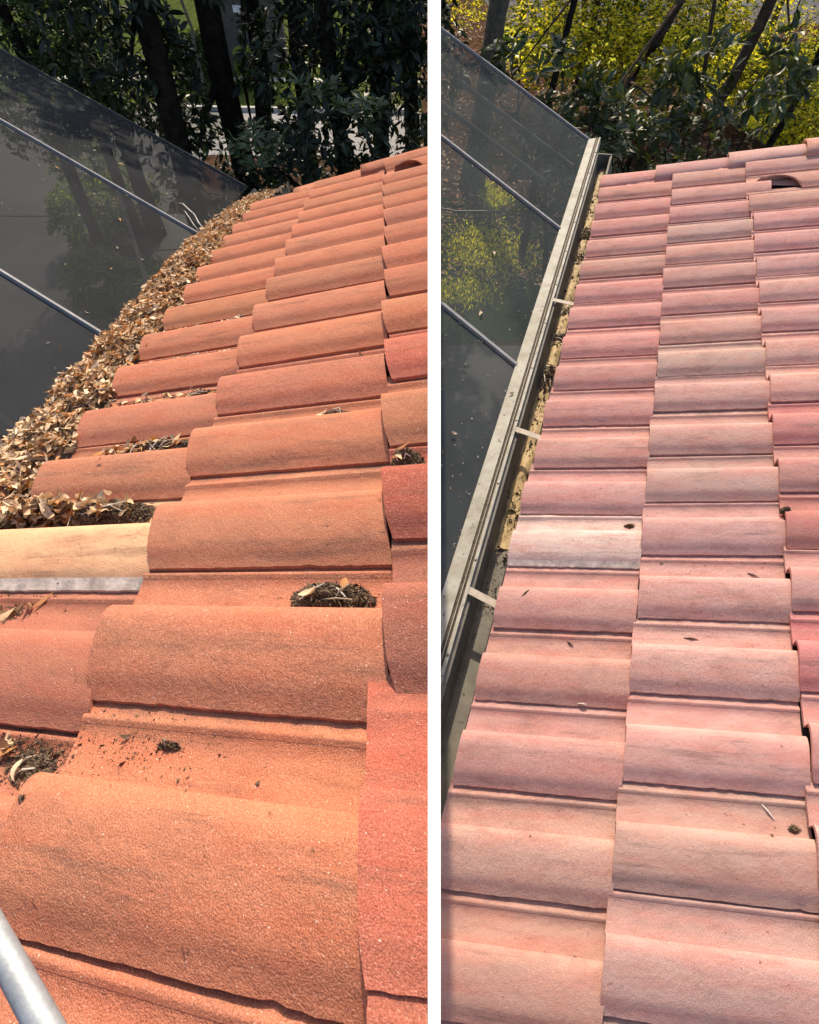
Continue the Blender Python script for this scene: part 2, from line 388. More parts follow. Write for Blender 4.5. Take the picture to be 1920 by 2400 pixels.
# ------------------------------------------------------------------ RIGHT roof
rs = np.random.default_rng(23)
rootR = empty('tile_roof', RR.O); tag(rootR, 'clean faded pink tile roof beside an emptied gutter, right of the white divider', 'roof')
OFFR = {1: .15, 2: -.03, 3: -.12, 4: -.2}; V0R = {1: -1.01, 2: .0, 3: 1.0, 4: 2.0}
Pk, Pg, Pr, Pdeep = (.48, .275, .240), (.465, .277, .243), (.485, .258, .226), (.45, .135, .135)
deck_sheet(RR, rootR, -1.6, 19.2, -1.03, 3.1, clip_lo=SR)
for c in (1, 2, 3, 4):
    for k in range(0, 20):
        base = {1: Pr if k < 10 else Pk, 2: Pk if k < 8 else Pg, 3: Pk, 4: Pk}[c]
        col = jitter(base, rs, .035, .03); cement = False
        if c == 1 and k == 12: col = (.60, .45, .41); cement = True
        if c == 3 and k == 10: col = (.47, .200, .185)
        if c == 3 and k == 14: col = (.48, .185, .180)
        if c == 3 and k == 11: col = (.44, .225, .20)
        if c == 3 and k == 12: col = (.41, .175, .155)
        v1 = V0R[c]+1.018; v0 = V0R[c]
        if c == 2 and k == 1: v1 = V0R[c]+1.30
        make_tile(RR, rootR, k, OFFR[c], v0, v1, col, M['tile_pink'], rs, k > 7, cement=cement, broken=.62 if (c == 3 and k == 1) else None, clip_lo=SR if c == 1 else None)
for i, (a, b) in enumerate(((-1.05, -.10), (-.25, .85), (.76, 1.86), (1.77, 2.9))):
    cap_tile(RR, rootR, -.95, a, b, .40, .062, .012+.012*i, jitter(Pk, rs), M['tile_pink'], rs)
mortar_bed(RR, rootR, -.62, -1.02, 2.9, M['mortar_r'], rs, .03, .34)
# gutter along the eave, cut off where it meets the added divider
def extrude_u(R, prof_vz, ua, side, name, mat, parent, closed=False, u_end=None):
    vs = []; k = len(prof_vz)
    nst = 16
    for j in range(nst+1):
        for v, z in prof_vz:
            ub = u_at_divider(R, v, z, side) if u_end is None else u_end
            vs.append(R.l(ua+(ub-ua)*j/nst, v, z))
    n = k if closed else k-1
    fs = [(j*k+i, j*k+(i+1) % k, (j+1)*k+(i+1) % k, (j+1)*k+i) for j in range(nst) for i in range(n)]
    if closed: fs += [tuple(range(k-1, -1, -1)), tuple(nst*k+i for i in range(k))]
    return mk(name, vs, fs, mat, parent)
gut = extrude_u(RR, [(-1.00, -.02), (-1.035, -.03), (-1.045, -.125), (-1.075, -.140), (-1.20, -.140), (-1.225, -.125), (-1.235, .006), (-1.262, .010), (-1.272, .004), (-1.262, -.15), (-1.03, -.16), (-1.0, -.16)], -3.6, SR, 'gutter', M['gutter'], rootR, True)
vsx = [RR.l(-3.6, v, z) for v, z in ((-1.0, -.02), (-1.24, .008), (-1.24, -.15), (-1.0, -.16))]+[RR.l(-3.66, v, z) for v, z in ((-1.0, -.02), (-1.24, .008), (-1.24, -.15), (-1.0, -.16))]
mk('gutter_end', vsx, [(0, 1, 2, 3), (7, 6, 5, 4), (0, 4, 5, 1), (1, 5, 6, 2), (2, 6, 7, 3), (3, 7, 4, 0)], M['gutter'], gut)
for u in (4.85, 9.1, 12.5):
    A = RR.l(u, -1.29, .030); B = RR.l(u+.28, -.985, .022)
    m1 = MB().box((A+B)/2, B-A, RR.U/.3*.036, RR.n*.003)
    st = m1.build('gutter_strap', M['strap'], gut)

# ------------------------------------------------------------------ added divider for the white gap between the two views
def on_divider(s, z): return CAM+DWN*s+(FWD+TILT*np.array([1, 0, 0]))*z
B_ = on_divider(.98*DIVIDER_D, DIVIDER_D)
run = FWD+TILT*np.array([1, 0, 0])-DWN*math.tan(PITCH); run = run/np.linalg.norm(run)      # level direction inside the divider plane
vertdir = np.cross(run, WN); vertdir = vertdir/np.linalg.norm(vertdir); vertdir = vertdir if vertdir[2] < 0 else -vertdir
TOP_RISE = math.radians(10)                                                         # its top rises gently away, tilted to catch the sun
T_ = B_+(run*math.cos(TOP_RISE)-vertdir*math.sin(TOP_RISE))*2.5; F_ = T_+run*4.6
A_ = B_-(run*math.cos(TOP_RISE)-vertdir*math.sin(TOP_RISE))*1.1                            # it carries on below the viewer
half = lambda P: .0115*((P-CAM) @ FWD)  # thickness grows with depth so it looks evenly wide from the camera
down = lambda P: P+vertdir*P[2]/(-vertdir[2])
poly = [(B_, half(B_)), (T_, half(T_)), (F_, half(T_)), (down(F_), half(T_)), (down(T_), half(T_)), (down(B_), half(B_)), (down(A_), half(B_)), (A_, half(B_))]
vs = [q-WN*h for q, h in poly]+[q+WN*h for q, h in poly]; k = len(poly)
w = mk('divider_wall', vs, [(0, 1, 4, 5), (1, 2, 3, 4), (7, 0, 5, 6), (8, 13, 12, 9), (9, 12, 11, 10), (15, 14, 13, 8)]+[(i, i+k, (i+1) % k+k, (i+1) % k) for i in range(k)], M['white'])
tag(w, 'thin white painted divider standing upright between the two tile roofs', 'wall')

# ------------------------------------------------------------------ screen enclosures
def cage(R, v0, z0, W, bars, label, mesh, bar_mat, width, clip=None, wmax=5.0, edge_mat=None):
    B0 = R.l(0, v0, z0); root = empty('screen_enclosure', R.O); tag(root, label, 'enclosure'); W = np.array(W)/np.linalg.norm(W)
    nrm = np.cross(R.U, W); nrm /= np.linalg.norm(nrm); nrm = nrm if nrm[2] > 0 else -nrm
    def wlen(u):
        if clip is None: return wmax
        return max(0.02, (clip-divider_side(R.O+B0+u*R.U))/(W @ WN))
    for a, b in zip(bars[:-1], bars[1:]):
        n = 12; vs = []
        for i in range(n+1):
            u = a+(b-a)*i/n; L = wlen(u)
            vs += [B0+u*R.U, B0+u*R.U+W*L]
        mk('screen_panel', vs, [(2*i, 2*i+1, 2*i+3, 2*i+2) for i in range(n)], mesh, root)
    for i, u in enumerate(bars):
        L = wlen(u)
        if L < .05: continue
        c = B0+u*R.U+W*L/2+nrm*.004
        ud = R.U/np.linalg.norm(R.U)
        MB().box(c, W*L, ud*width*(1.0 if i else .8), nrm*.03).build('roof_bar', edge_mat if (i == 0 and edge_mat) else bar_mat, root)
    return root, B0, W, nrm
cl, BL, WL, nL = cage(LR, -1.85, .0, (-.8475, .4687, .2489), (-5.7, .30, 6.5, 12.7), 'dark charcoal screen enclosure roof rising beyond the leaf-filled valley', M['mesh_l'], M['bar_pale'], .018, wmax=6.5, edge_mat=M['alu_bronze'])
cr, BR, WR, nR = cage(RR, -1.47, .02, (-.7495, .5644, .3459), (-4.75, 1.40, 7.2, 13.0), 'slate grey screen enclosure roof held by a weathered beam next to the clean gutter', M['mesh_r'], M['bar_pale'], .024, clip=SR)
# lower wall bars of the cages, seen through the mesh
for (R, B0, W, root, us, dz) in ((LR, BL, WL, cl, ((-3.2, 1.55, 3.3, .25), (8.2, 1.6, 8.9, -.35)), -.5), (RR, BR, WR, cr, ((-2.0, .3, -1.9, 1.6), (-4.2, .1, -4.1, 1.6)), -.22)):
    for (ua, wa, ub, wb) in us:
        A = B0+ua*R.U+W*wa+np.array([0, 0, dz]); Bp = B0+ub*R.U+W*wb+np.array([0, 0, dz])
        MB().box((A+Bp)/2, Bp-A, np.cross((Bp-A)/np.linalg.norm(Bp-A), (0, 0, 1))*.03, (0, 0, .04)).build('brace_bar', M['alu'], root)
# right beam: flat top, grimy spline grooves, inner rim with screws
def beam_strip(name, v0, v1, z0, z1, mat, parent):
    return extrude_u(RR, [(v0, z1), (v1, z1), (v1, z0), (v0, z0)], -4.75, SR, name, mat, parent, True)
bm = beam_strip('eave_beam', -1.470, -1.345, -.03, .034, M['cage_beam'], cr)
beam_strip('spline_groove', -1.345, -1.318, -.03, .026, M['spline'], bm)
beam_strip('spline_groove', -1.318, -1.312, -.03, .034, M['cage_beam'], bm)
beam_strip('spline_groove', -1.312, -1.290, -.03, .025, M['spline'], bm)
rim = beam_strip('beam_rim', -1.290, -1.262, -.03, .033, M['cage_beam'], bm)
for u in list(np.arange(-3.5, 13.2, 1.55))+[13.55]:
    c = RR.l(u, -1.277, .034)
    MB().tube([c, c+RR.n*.004], [.006, .005], 8).build('screw', M['screw'], bm)

# ------------------------------------------------------------------ pole at the lower left
A = CAM+FWD*.60+np.array([1, 0, 0])*(-.535)+DWN*.30; Bq = CAM+FWD*.40+np.array([1, 0, 0])*(-.250)+DWN*.395
dirp = (Bq-A)/np.linalg.norm(Bq-A)
pole = empty('metal_pole', A-dirp*.9); tag(pole, 'galvanised steel pole at the lower left corner above the orange tiles', 'pole')
MB().tube([-dirp*0, dirp*1.9], .0112, 20).build('pole_tube', M['steel'], pole, smooth=True)
MB().tube([-dirp*.02, dirp*.03], .0145, 20).build('end_cap', M['alu_bronze'], pole)

# ------------------------------------------------------------------ dry leaves and soil
TAN = [(.60, .41, .24), (.50, .33, .18), (.66, .48, .30), (.44, .27, .13), (.70, .55, .38), (.42, .18, .06), (.48, .21, .06), (.20, .11, .05), (.56, .39, .23), (.33, .19, .10), (.11, .065, .035)]
def leaf_shape(L, W, curl, cup, twist):
    """lanceolate blade: 2 x 7 grid, curled along its length and cupped along the midrib"""
    xs = np.linspace(0, 1, 7); prof_ = np.array([.10, .62, .94, 1.0, .92, .62, .12]); v = []
    for x, p_ in zip(xs, prof_):
        for s in (-1, 0, 1):
            X = (x-.5)*L; Y = s*p_*W/2; Z = curl*L*(4*(x-.5)**2)+cup*abs(s)*p_*W/2
            a = twist*(x-.5); v.append((X, Y*math.cos(a)-Z*math.sin(a), Y*math.sin(a)+Z*math.cos(a)))
    f = [(3*i+j, 3*i+j+1, 3*i+j+4, 3*i+j+3) for i in range(6) for j in range(2)]
    return np.array(v), np.array(f)
rs = np.random.default_rng(5)
LV = []
for i in range(30):
    v, f = leaf_shape(rs.uniform(.030, .062), rs.uniform(.012, .021), rs.uniform(-.18, .30), rs.uniform(-.5, 1.0), rs.uniform(-1.4, 1.4))
    c = np.array(TAN[i % len(TAN)]); me = mk_mesh('dry_leaf', v, f, smooth=True, col=np.tile(c*rs.uniform(.85, 1.15), (len(v), 1)))
    me.materials.append(M['dry']); LV.append((me, v, f))
def rand_rot(rs, normal, spread):
    a = rs.uniform(0, 2*math.pi); n = np.array(normal)+rs.normal(0, spread, 3); n /= np.linalg.norm(n)
    x = np.cross(n, (math.cos(a), math.sin(a), .1)); x /= np.linalg.norm(x); return np.array([x, np.cross(n, x), n]).T
def pile_h(u, s):
    """litter height over the eave line; s = 0 at the tiles, 1 at the screen"""
    hmax = np.interp(u, [-5.6, -3, 0, 3, 6, 10, 14, 17], [-.05, .035, .09, .125, .105, .09, .08, .08])
    return -.02+hmax*(math.sin(math.pi*min(1, max(0, .16+.80*s)))**.8)+.012*math.sin(5.1*u+3*s)+.010*math.sin(11.3*u-7*s)
VA, VB = -.985, -1.84
# mound under the leaves
nu, ns = 150, 10; vs = []
for i in range(nu+1):
    u = -5.4+22.4*i/nu
    for j in range(ns+1):
        s = j/ns; vb = VB if u > -1.5 else VB+.35*min(1, (-1.5-u)/3)
        vs.append(LR.l(u, VA+(vb-VA)*s, pile_h(u, s)-.022+rs.normal(0, .004)))
mound = mk('leaf_mould', vs+LR.O, [(i*(ns+1)+j, i*(ns+1)+j+1, (i+1)*(ns+1)+j+1, (i+1)*(ns+1)+j) for i in range(nu) for j in range(ns)], M['soil'])
tag(mound, 'brown rotted leaf mould filling the valley under the dry leaves', 'leaf litter', kind='stuff')
spots = []
for i in range(15000):
    u = -3.5+rs.power(1.3)*19.8; s = rs.uniform(-.02, 1.0); vb = VB if u > -1.5 else VB+.35*min(1, (-1.5-u)/3)
    v = VA+(vb-VA)*s
    if s < .12 and rs.uniform() < .35: continue
    spots.append((u, v, pile_h(u, s)+rs.uniform(-.02, .018)))
# leaves that washed into the pans of the lowest course
def pan(u0, v0, u1, v1, n, hz=.02, c=1):
    off, vb = OFFL[c], V0L[c]
    for i in range(n):
        f = rs.uniform(); u = u0+(u1-u0)*f+rs.normal(0, .05); v = v0+(v1-v0)*f+rs.normal(0, .03)
        t = (u-off) % 1.0
        if t > .46: u -= rs.uniform(.1, .3)
        spots.append((u, v, surf(u, off, v, vb)+rs.uniform(.0, hz)))
pan(11.30, -1.05, 11.28, -.38, 330, .05); pan(11.36, -1.0, 11.30, -.62, 220, .07); pan(10.30, -.75, 10.28, -.15, 60, .02)
pan(9.30, -.95, 9.30, -.25, 45, .015); pan(8.32, -.95, 8.3, -.1, 55, .012); pan(7.3, -.95, 7.3, -.1, 70, .015); pan(6.3, -.9, 6.3, -.2, 26, .01); pan(5.3, -.9, 5.3, -.3, 14, .01)
pan(12.30, -.95, 12.28, -.55, 9, .01); pan(13.3, -.45, 13.3, -.25, 5, .01)
pan(1.2, .35, 1.2, .75, 14, .01, 2)
depths = np.array([(LR.p(*s)-CAM) @ FWD for s in spots])
inview = []
for s, d in zip(spots, depths):
    P = LR.p(*s)-CAM; x = P[0]/d*1300+960; y = (P @ DWN)/d*1300+1200
    inview.append(0 < x < 1000 and 0 < y < 2400)
inview = np.array(inview)
# the largest in view and lying on top become single leaves
order = sorted([i for i in range(len(spots)) if inview[i]], key=lambda i: depths[i]-6*(spots[i][2]))
single = set(order[:300])
allv, allf, allc, nn = [], [], [], 0
for i, s in enumerate(spots):
    R3 = rand_rot(rs, LR.n, (.36 if i not in single else .42)); P = LR.p(*s)
    me, v, f = LV[rs.integers(len(LV))]
    if i in single:
        o = bpy.data.objects.new('dry_leaf', me); COL.objects.link(o)
        o.matrix_world = Matrix.Translation(P) @ Matrix(R3.tolist()).to_4x4()
        tag(o, 'curled dry tan leaf lying among the leaf litter at the edge of the orange roof', 'leaf', 'dry leaves heaped along the orange roof')
    else:
        w_ = rs.uniform(); sc_ = np.array([1.7, .14, .3]) if w_ < .05 else np.array([1.0, 1.0, 1.0])*rs.uniform(.5, 1.05)
        allv.append((v*sc_) @ R3.T+P); allf.append(f+nn); nn += len(v); c = np.array(TAN[rs.integers(len(TAN))])*rs.uniform(.85, 1.28)
        allc.append(np.tile(c, (len(v), 1)))
lit = mk('leaf_litter', np.vstack(allv), np.vstack(allf), M['dry'], smooth=True, col=np.vstack(allc))
tag(lit, 'thick drift of dry tan and orange oak leaves filling the valley beside the tiles', 'leaf litter', kind='stuff')

def lone_leaf(P, n, idx, label, scale=1.0, ang=None, group=None, parent=None):
    me = LV[idx][0]; o = bpy.data.objects.new('dry_leaf', me); COL.objects.link(o)
    R3 = rand_rot(rs, n, .12); o.matrix_world = Matrix.Translation(P) @ Matrix(R3.tolist()).to_4x4() @ Matrix.Scale(scale, 4)
    tag(o, label, 'leaf', group); return o
def roofpt(R, OFF, V0, c, u, v, h=.003): return R.p(u, v, surf(u, OFF[c], v, V0[c])+h)

def chips(rs, n, sx, sy, h, size):
    """crumbs heaped to a low mound: irregular tetrahedra"""
    vs, fs = [], []
    r = np.sqrt(rs.uniform(0, 1, n)); a = rs.uniform(0, 2*math.pi, n)
    for i in range(n):
        x, y = r[i]*math.cos(a[i]), r[i]*math.sin(a[i]); z = h*max(0, 1-r[i]**1.6)*rs.uniform(.55, 1.1)
        c = np.array([x*sx, y*sy, z]); sz = size*rs.uniform(.5, 1.5); k = len(vs)
        for q in range(4): vs.append(c+rs.normal(0, 1, 3)*sz*np.array([1, 1, .7]))
        fs += [(k, k+1, k+2), (k, k+3, k+1), (k+1, k+3, k+2), (k, k+2, k+3)]
    return np.array(vs), fs
def clump(R, OFF, V0, c, u, v, sv, su, h, label, ntw=4, nleaf=3, size=.0045, n=None):
    P = roofpt(R, OFF, V0, c, u, v, -.001); ex = R.V/np.linalg.norm(R.V); ey = R.U/np.linalg.norm(R.U)
    root = empty('debris_clump', P); tag(root, label, 'debris')
    # lumpy core
    m = 22; vs = []
    for i in range(m+1):
        for j in range(m+1):
            x, y = i/m*2-1, j/m*2-1; r = math.hypot(x, y); z = h*.85*max(0, 1-r**1.7)*(1+.25*math.sin(9*x+4*y)+.2*math.sin(13*y-5*x))+rs.normal(0, .0018)-.004*(r > .85)
            vs.append(ex*x*sv+ey*y*su+R.n*z)
    mk('soil_core', vs, [(i*(m+1)+j, i*(m+1)+j+1, (i+1)*(m+1)+j+1, (i+1)*(m+1)+j) for i in range(m) for j in range(m)], M['soil'], root)
    cv, cf = chips(rs, n or int(2400*sv*su/.006)+120, sv*1.12, su*1.15, h*1.05, size*.6)
    mk('crumbs', cv[:, :1]*ex+cv[:, 1:2]*ey+cv[:, 2:]*R.n, cf, M['soil'], root)
    for q in range(ntw):
        a = rs.uniform(0, 6.28); L = rs.uniform(.4, .9)*sv; x0 = rs.uniform(-.5, .5)*sv; y0 = rs.uniform(-.5, .5)*su
        d = ex*math.cos(a)+ey*math.sin(a)*.6; p0 = ex*x0+ey*y0+R.n*(h*.8); pts = [p0-d*L/2, p0+R.n*rs.uniform(.002, .012), p0+d*L/2+R.n*rs.uniform(-.005, .01)]
        MB().tube(pts, [.0012, .0018, .0009], 5).build('twig', M['twig_pale'] if q % 2 else M['twig'], root)
    for q in range(nleaf):
        me = LV[rs.integers(len(LV))][0]; o = bpy.data.objects.new('dead_leaf', me); COL.objects.link(o); o.parent = root
        R3 = rand_rot(rs, R.n, .35); x0, y0 = rs.uniform(-.8, .8)*sv, rs.uniform(-.6, .6)*su
        o.matrix_local = Matrix.Translation(ex*x0+ey*y0+R.n*(h*max(.2, 1-(x0/sv)**2)+.002)) @ Matrix(R3.tolist()).to_4x4() @ Matrix.Scale(.8, 4)
    return root
clump(LR, OFFL, V0L, 2, 12.25, .79, .076, .036, .034, 'mound of dark soil and pale twigs in a wide pan near the white divider', 7, 2)
clump(LR, OFFL, V0L, 3, 11.10, 1.10, .034, .032, .040, 'dark soil clump against the tile edge beside the white divider', 5, 2)
clump(LR, OFFL, V0L, 1, 10.32, -.42, .16, .030, .022, 'long strip of soil and leaves in a pan above the big leaf heap', 8, 9)
clump(LR, OFFL, V0L, 1, 11.30, -.50, .17, .045, .045, 'big heap of soil and dry leaves behind the pale cream tile', 9, 14)
clump(LR, OFFL, V0L, 2, 10.22, .72, .050, .026, .020, 'small soil mound in a pan in the middle of the orange roof', 4, 1)
clump(LR, OFFL, V0L, 1, 9.32, -.25, .075, .024, .020, 'small heap of soil with pale leaf strips, just above the red-brown tiles at left', 4, 3)
clump(LR, OFFL, V0L, 1, 7.30, -.22, .060, .024, .028, 'dark soil tuft with an upright twig high on the lowest tile course', 4, 1)
clump(LR, OFFL, V0L, 1, 7.32, -.60, .070, .024, .018, 'thin soil and leaf streak along the lowest course near the leaf drift', 4, 5)
clump(LR, OFFL, V0L, 1, 8.32, -.55, .090, .022, .014, 'flat soil and leaf streak between two red tiles of the lowest course', 5, 7)
clump(LR, OFFL, V0L, 1, 13.32, -.20, .060, .036, .004, 'flat patch of black soil below the pale cream tile at the left edge', 2, 0, .0028)
clump(LR, OFFL, V0L, 1, 12.30, -.80, .10, .040, .004, 'scattered soil patch under the lip of the pale cream tile', 4, 5, .003)
clump(LR, OFFL, V0L, 2, 13.17, .34, .026, .010, .008, 'tiny bark fragment in soil in the nearest wide pan', 1, 0, .002, 50)
clump(LR, OFFL, V0L, 2, 9.16, .84, .022, .008, .010, 'few pale chips in a pan far up the orange roof', 3, 1, .002, 20)
for (c, u, v, i, s, lab) in ((1, 12.35, -.66, 0, 1.0, 'tan leaf standing on soil just below the pale cream tile'), (1, 12.22, -.50, 5, .9, 'orange-brown leaf on the pan right below the pale cream tile'),
                       (1, 12.42, -.74, 6, 1.0, 'orange leaf on dark soil at the left edge, above the dirty pan'), (1, 13.28, -.28, 5, .9, 'yellow-brown leaf on the black soil patch at the left edge'),
                       (1, 13.36, -.20, 4, .7, 'short pale leaf piece on the black soil patch near the pole'), (1, 10.72, -.56, 7, .55, 'small curled brown leaf on the barrel above the big leaf heap')):
    lone_leaf(roofpt(LR, OFFL, V0L, c, u, v, .010), LR.n, i, lab, s)
# loose crumbs
def crumbs(R, OFF, V0, c, u, v, su, sv, n, size, label, group=None):
    vs, fs = [], []
    for i in range(n):
        uu = u+rs.normal(0, su); vv = min(V0[c]+.99, max(V0[c]+.02, v+rs.normal(0, sv))); cpt = roofpt(R, OFF, V0, c, uu, vv, .0006); sz = .6*size*rs.gamma(1.6, .4); k = len(vs)
        for q in range(4): vs.append(cpt+rs.normal(0, 1, 3)*sz)
        fs += [(k, k+1, k+2), (k, k+3, k+1), (k+1, k+3, k+2), (k, k+2, k+3)]
    o = mk('soil_crumbs', vs, fs, M['soil']); tag(o, label, 'crumbs', kind='stuff'); return o
crumbs(LR, OFFL, V0L, 2, 13.18, .20, .10, .12, 900, .0022, 'dark soil crumbs sprinkled over the nearest wide pan')
crumbs(LR, OFFL, V0L, 1, 12.28, -.62, .085, .17, 2200, .0024, 'dark soil crumbs sprinkled below the pale cream tile')
crumbs(LR, OFFL, V0L, 1, 13.30, -.20, .075, .085, 2600, .0026, 'fine dark soil dusted over the pan at the left edge near the pole')
crumbs(LR, OFFL, V0L, 1, 11.3, -.25, .07, .12, 500, .0022, 'soil crumbs spilling from the big heap behind the pale cream tile')
crumbs(LR, OFFL, V0L, 2, 12.25, .78, .07, .12, 350, .0018, 'soil crumbs around the mound near the white divider')
crumbs(LR, OFFL, V0L, 2, 13.3, .5, .15, .25, 60, .0014, 'fine specks of soil across the widest orange tile')
for (u, v, z) in ((13.55, .03, 1), (14.36, .24, 1.0)):
    cpt = roofpt(LR, OFFL, V0L, 2, u, v, .002); m1 = MB(); cv, cf = chips(rs, 6, .004, .004, .003, .003); m1.add(cv, cf)
    tag(m1.build('pebble', M['soil'], None, cpt), 'small dark pellet on the '+('crest of the nearest wide tile' if z == 1 and u < 14 else 'broad near tile close to the pole'), 'pebble')
# bare branch on the left screen
root = empty('fallen_branch', LR.p(-.6, -1.9, .02)); tag(root, 'pale forked bare branch lying on the screen where the bar meets the leaves', 'branch')
W3 = WL
MB().tube([LR.U*.45-W3*.05, LR.U*.25+W3*.06+nL*.02, LR.U*.1+W3*.12+nL*.045, LR.U*.04+W3*.18+nL*.05, -LR.U*.1+W3*.25+nL*.052, -LR.U*.12+W3*.29+nL*.04], [.006, .0062, .005, .0056, .0044, .002], 7).build('stem', M['twig_pale'], root, smooth=True)
MB().tube([LR.U*.65+W3*.0, LR.U*.5+W3*.08+nL*.012, LR.U*.36+W3*.14+nL*.03, LR.U*.1+W3*.21+nL*.03], [.0045, .004, .0036, .0016], 6).build('side_twig', M['twig_pale'], root, smooth=True)

# right roof: what is left after cleaning
for (c, u, v, sv, su, h, lab) in ((1, 11.36, -.10, .026, .014, .014, 'small dark soil wedge against the pale tile of the pink roof'),
                                  (3, 11.30, 1.02-.06+.06, .02, .014, .02, 'dark crumb at the step between the second and third course of the pink roof'),
                                  (2, 15.30, .93, .018, .014, .008, 'mossy soil tuft in the lower right pan of the pink roof'),
                                  (2, 2.33, .90, .05, .02, .03, 'grey-brown debris in a far pan of the pink roof, next to the third course')):
    clump(RR, OFFR, V0R, c, u, v, sv, su, h, lab, 1, 0, .003)
crumbs(RR, OFFR, V0R, 2, 12.2, .55, .1, .25, 50, .0032, 'sparse dark crumbs in a middle pan of the pink roof')
crumbs(RR, OFFR, V0R, 2, 15.2, .72, .12, .16, 60, .0030, 'sparse dark crumbs in the lower right pan of the pink roof')
crumbs(RR, OFFR, V0R, 1, 15.3, -.45, .12, .25, 60, .0026, 'sparse dark crumbs in the lower left pan of the pink roof')
crumbs(RR, OFFR, V0R, 1, 13.3, -.45, .12, .22, 30, .0026, 'few dark crumbs in the pan below the gutter strap')
for (c, u, v, a, L, lab) in ((2, 12.25, .80, .5, .045, 'short dark twig in a middle pan of the pink roof'), (2, 15.15, .80, .9, .06, 'thin pale twig in the lower right pan of the pink roof'),
                             (2, 13.22, .38, .1, .05, 'brown bark strip in the second-course pan of the pink roof'), (1, 13.32, -.42, .7, .035, 'grey curled bark flake in the first-course pan of the pink roof'),
                             (1, 12.68, -.80, 2.2, .04, 'black moss flake on the pale tile of the pink roof'), (1, 14.13, -.28, .1, .03, 'cream chip under a tile lip low on the pink roof')):
    P = roofpt(RR, OFFR, V0R, c, u, v, .003); d = RR.V/np.linalg.norm(RR.V)*math.cos(a)+RR.U/.3*math.sin(a)
    pts = [-d*L/2, RR.n*.003, d*L/2]; o = MB().tube(pts, [.0016, .0034, .0012], 6).build('twig', M['twig_pale'] if 'pale' in lab[:12] or 'cream' in lab else M['spline'], None, P); tag(o, lab, 'twig')
# grime, leaves and sunlit-toned silt in the right gutter
def gutter_clump(u, su, label, h=.05, n=500):
    P = RR.p(u, -1.135, -.138); root = empty('gutter_debris', P); tag(root, label, 'debris'); ex = RR.U/.3; ey = RR.V/np.linalg.norm(RR.V)
    cv, cf = chips(rs, n, su, .045, h, .006); mk('crumbs', cv[:, :1]*ex+cv[:, 1:2]*ey+cv[:, 2:]*RR.n, cf, M['soil'], root)
    for q in range(8):
        a = rs.uniform(0, 6.28); d = ex*math.cos(a)+ey*math.sin(a); p0 = ex*rs.uniform(-.7, .7)*su+ey*rs.uniform(-.03, .03)+RR.n*h*rs.uniform(.3, .9)
        MB().tube([p0-d*.04, p0+RR.n*.008, p0+d*.04], [.002, .003, .0015], 5).build('twig', M['twig'] if q % 3 else M['twig_pale'], root)
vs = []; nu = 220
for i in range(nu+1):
    u = -3.5+14.9*i/nu  # silt ends where the painted shade of the near trough begins
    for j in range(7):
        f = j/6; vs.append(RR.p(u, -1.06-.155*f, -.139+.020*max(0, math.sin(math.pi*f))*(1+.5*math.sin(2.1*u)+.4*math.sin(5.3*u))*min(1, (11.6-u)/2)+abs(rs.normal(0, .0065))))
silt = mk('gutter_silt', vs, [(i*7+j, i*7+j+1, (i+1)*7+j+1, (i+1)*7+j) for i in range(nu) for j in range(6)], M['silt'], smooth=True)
tag(silt, 'tan granular silt left on the floor of the emptied gutter', 'silt', kind='stuff')
vs, fs = [], []
for i in range(1500):
    cpt = RR.p(rs.uniform(-3.4, 12.6), -1.06-.15*rs.beta(2, 2), -.122+rs.uniform(0, .01)); sz = .0030*rs.gamma(1.8, .6); k = len(vs)
    for q in range(4): vs.append(cpt+rs.normal(0, 1, 3)*sz)
    fs += [(k, k+1, k+2), (k, k+3, k+1), (k+1, k+3, k+2), (k, k+2, k+3)]
tag(mk('soil_crumbs', vs, fs, M['soil']), 'dark crumbs strewn along the silt of the emptied gutter', 'crumbs', kind='stuff')
gutter_clump(7.1, .17, 'black wet debris plug in the clean gutter, halfway down the pink roof', .06, 800)
gutter_clump(.9, .13, 'black soil lump in the far end of the gutter', .07, 420)
gutter_clump(4.5, .05, 'small black lump in the gutter next to the first strap', .03, 120)
gutter_clump(5.6, .06, 'small black smear in the gutter between the first and second strap', .02, 120)
gutter_clump(2.2, .20, 'loose leaf crumbs along the far gutter floor', .02, 240)
P = RR.p(10.75, -1.10, -.10); root = empty('wire_twig', P); tag(root, 'thin forked twig hooked into the shaded gutter below the pale tile', 'twig')
MB().tube([RR.l(0, .10, .05), RR.l(.05, .02, .03), RR.l(-.15, -.04, .02), RR.l(-.25, -.03, .03)], [.002, .002, .0016, .001], 5).build('stem', M['spline'], root)
MB().tube([RR.l(-.15, -.05, .02), RR.l(-.2, .03, .05)], [.0016, .001], 5).build('side_twig', M['spline'], root)

# litter on the screens
def screen_litter(R, B0, W, nrm, n, ur, label, clip=None):
    vs, fs, cs = [], [], []; k = 0
    for i in range(n):
        u = rs.uniform(*ur); L = 3.4 if clip is None else max(.05, (clip-divider_side(R.O+B0+u*R.U))/(W @ WN))
        P = R.O+B0+u*R.U+W*rs.uniform(.02, 1)**(1.0 if clip is None else 1.4)*L+nrm*.006
        me, v, f = LV[rs.integers(len(LV))]; s = rs.uniform(.15, .5)*(1 if clip is None else .75); R3 = rand_rot(rs, nrm, .3)
        vs.append(v*s @ R3.T+P); fs.append(f+k); k += len(v); cs.append(np.tile(np.array((.46, .40, .32) if rs.uniform() < .7 else (.40, .22, .09)), (len(v), 1)))
    o = mk('leaf_bits', np.vstack(vs), np.vstack(fs), M['dry'], smooth=True, col=np.vstack(cs)); tag(o, label, 'leaf litter', kind='stuff')
screen_litter(LR, BL, WL, nL, 150, (-5.6, 10), 'tiny pale leaf bits scattered over the charcoal screen')
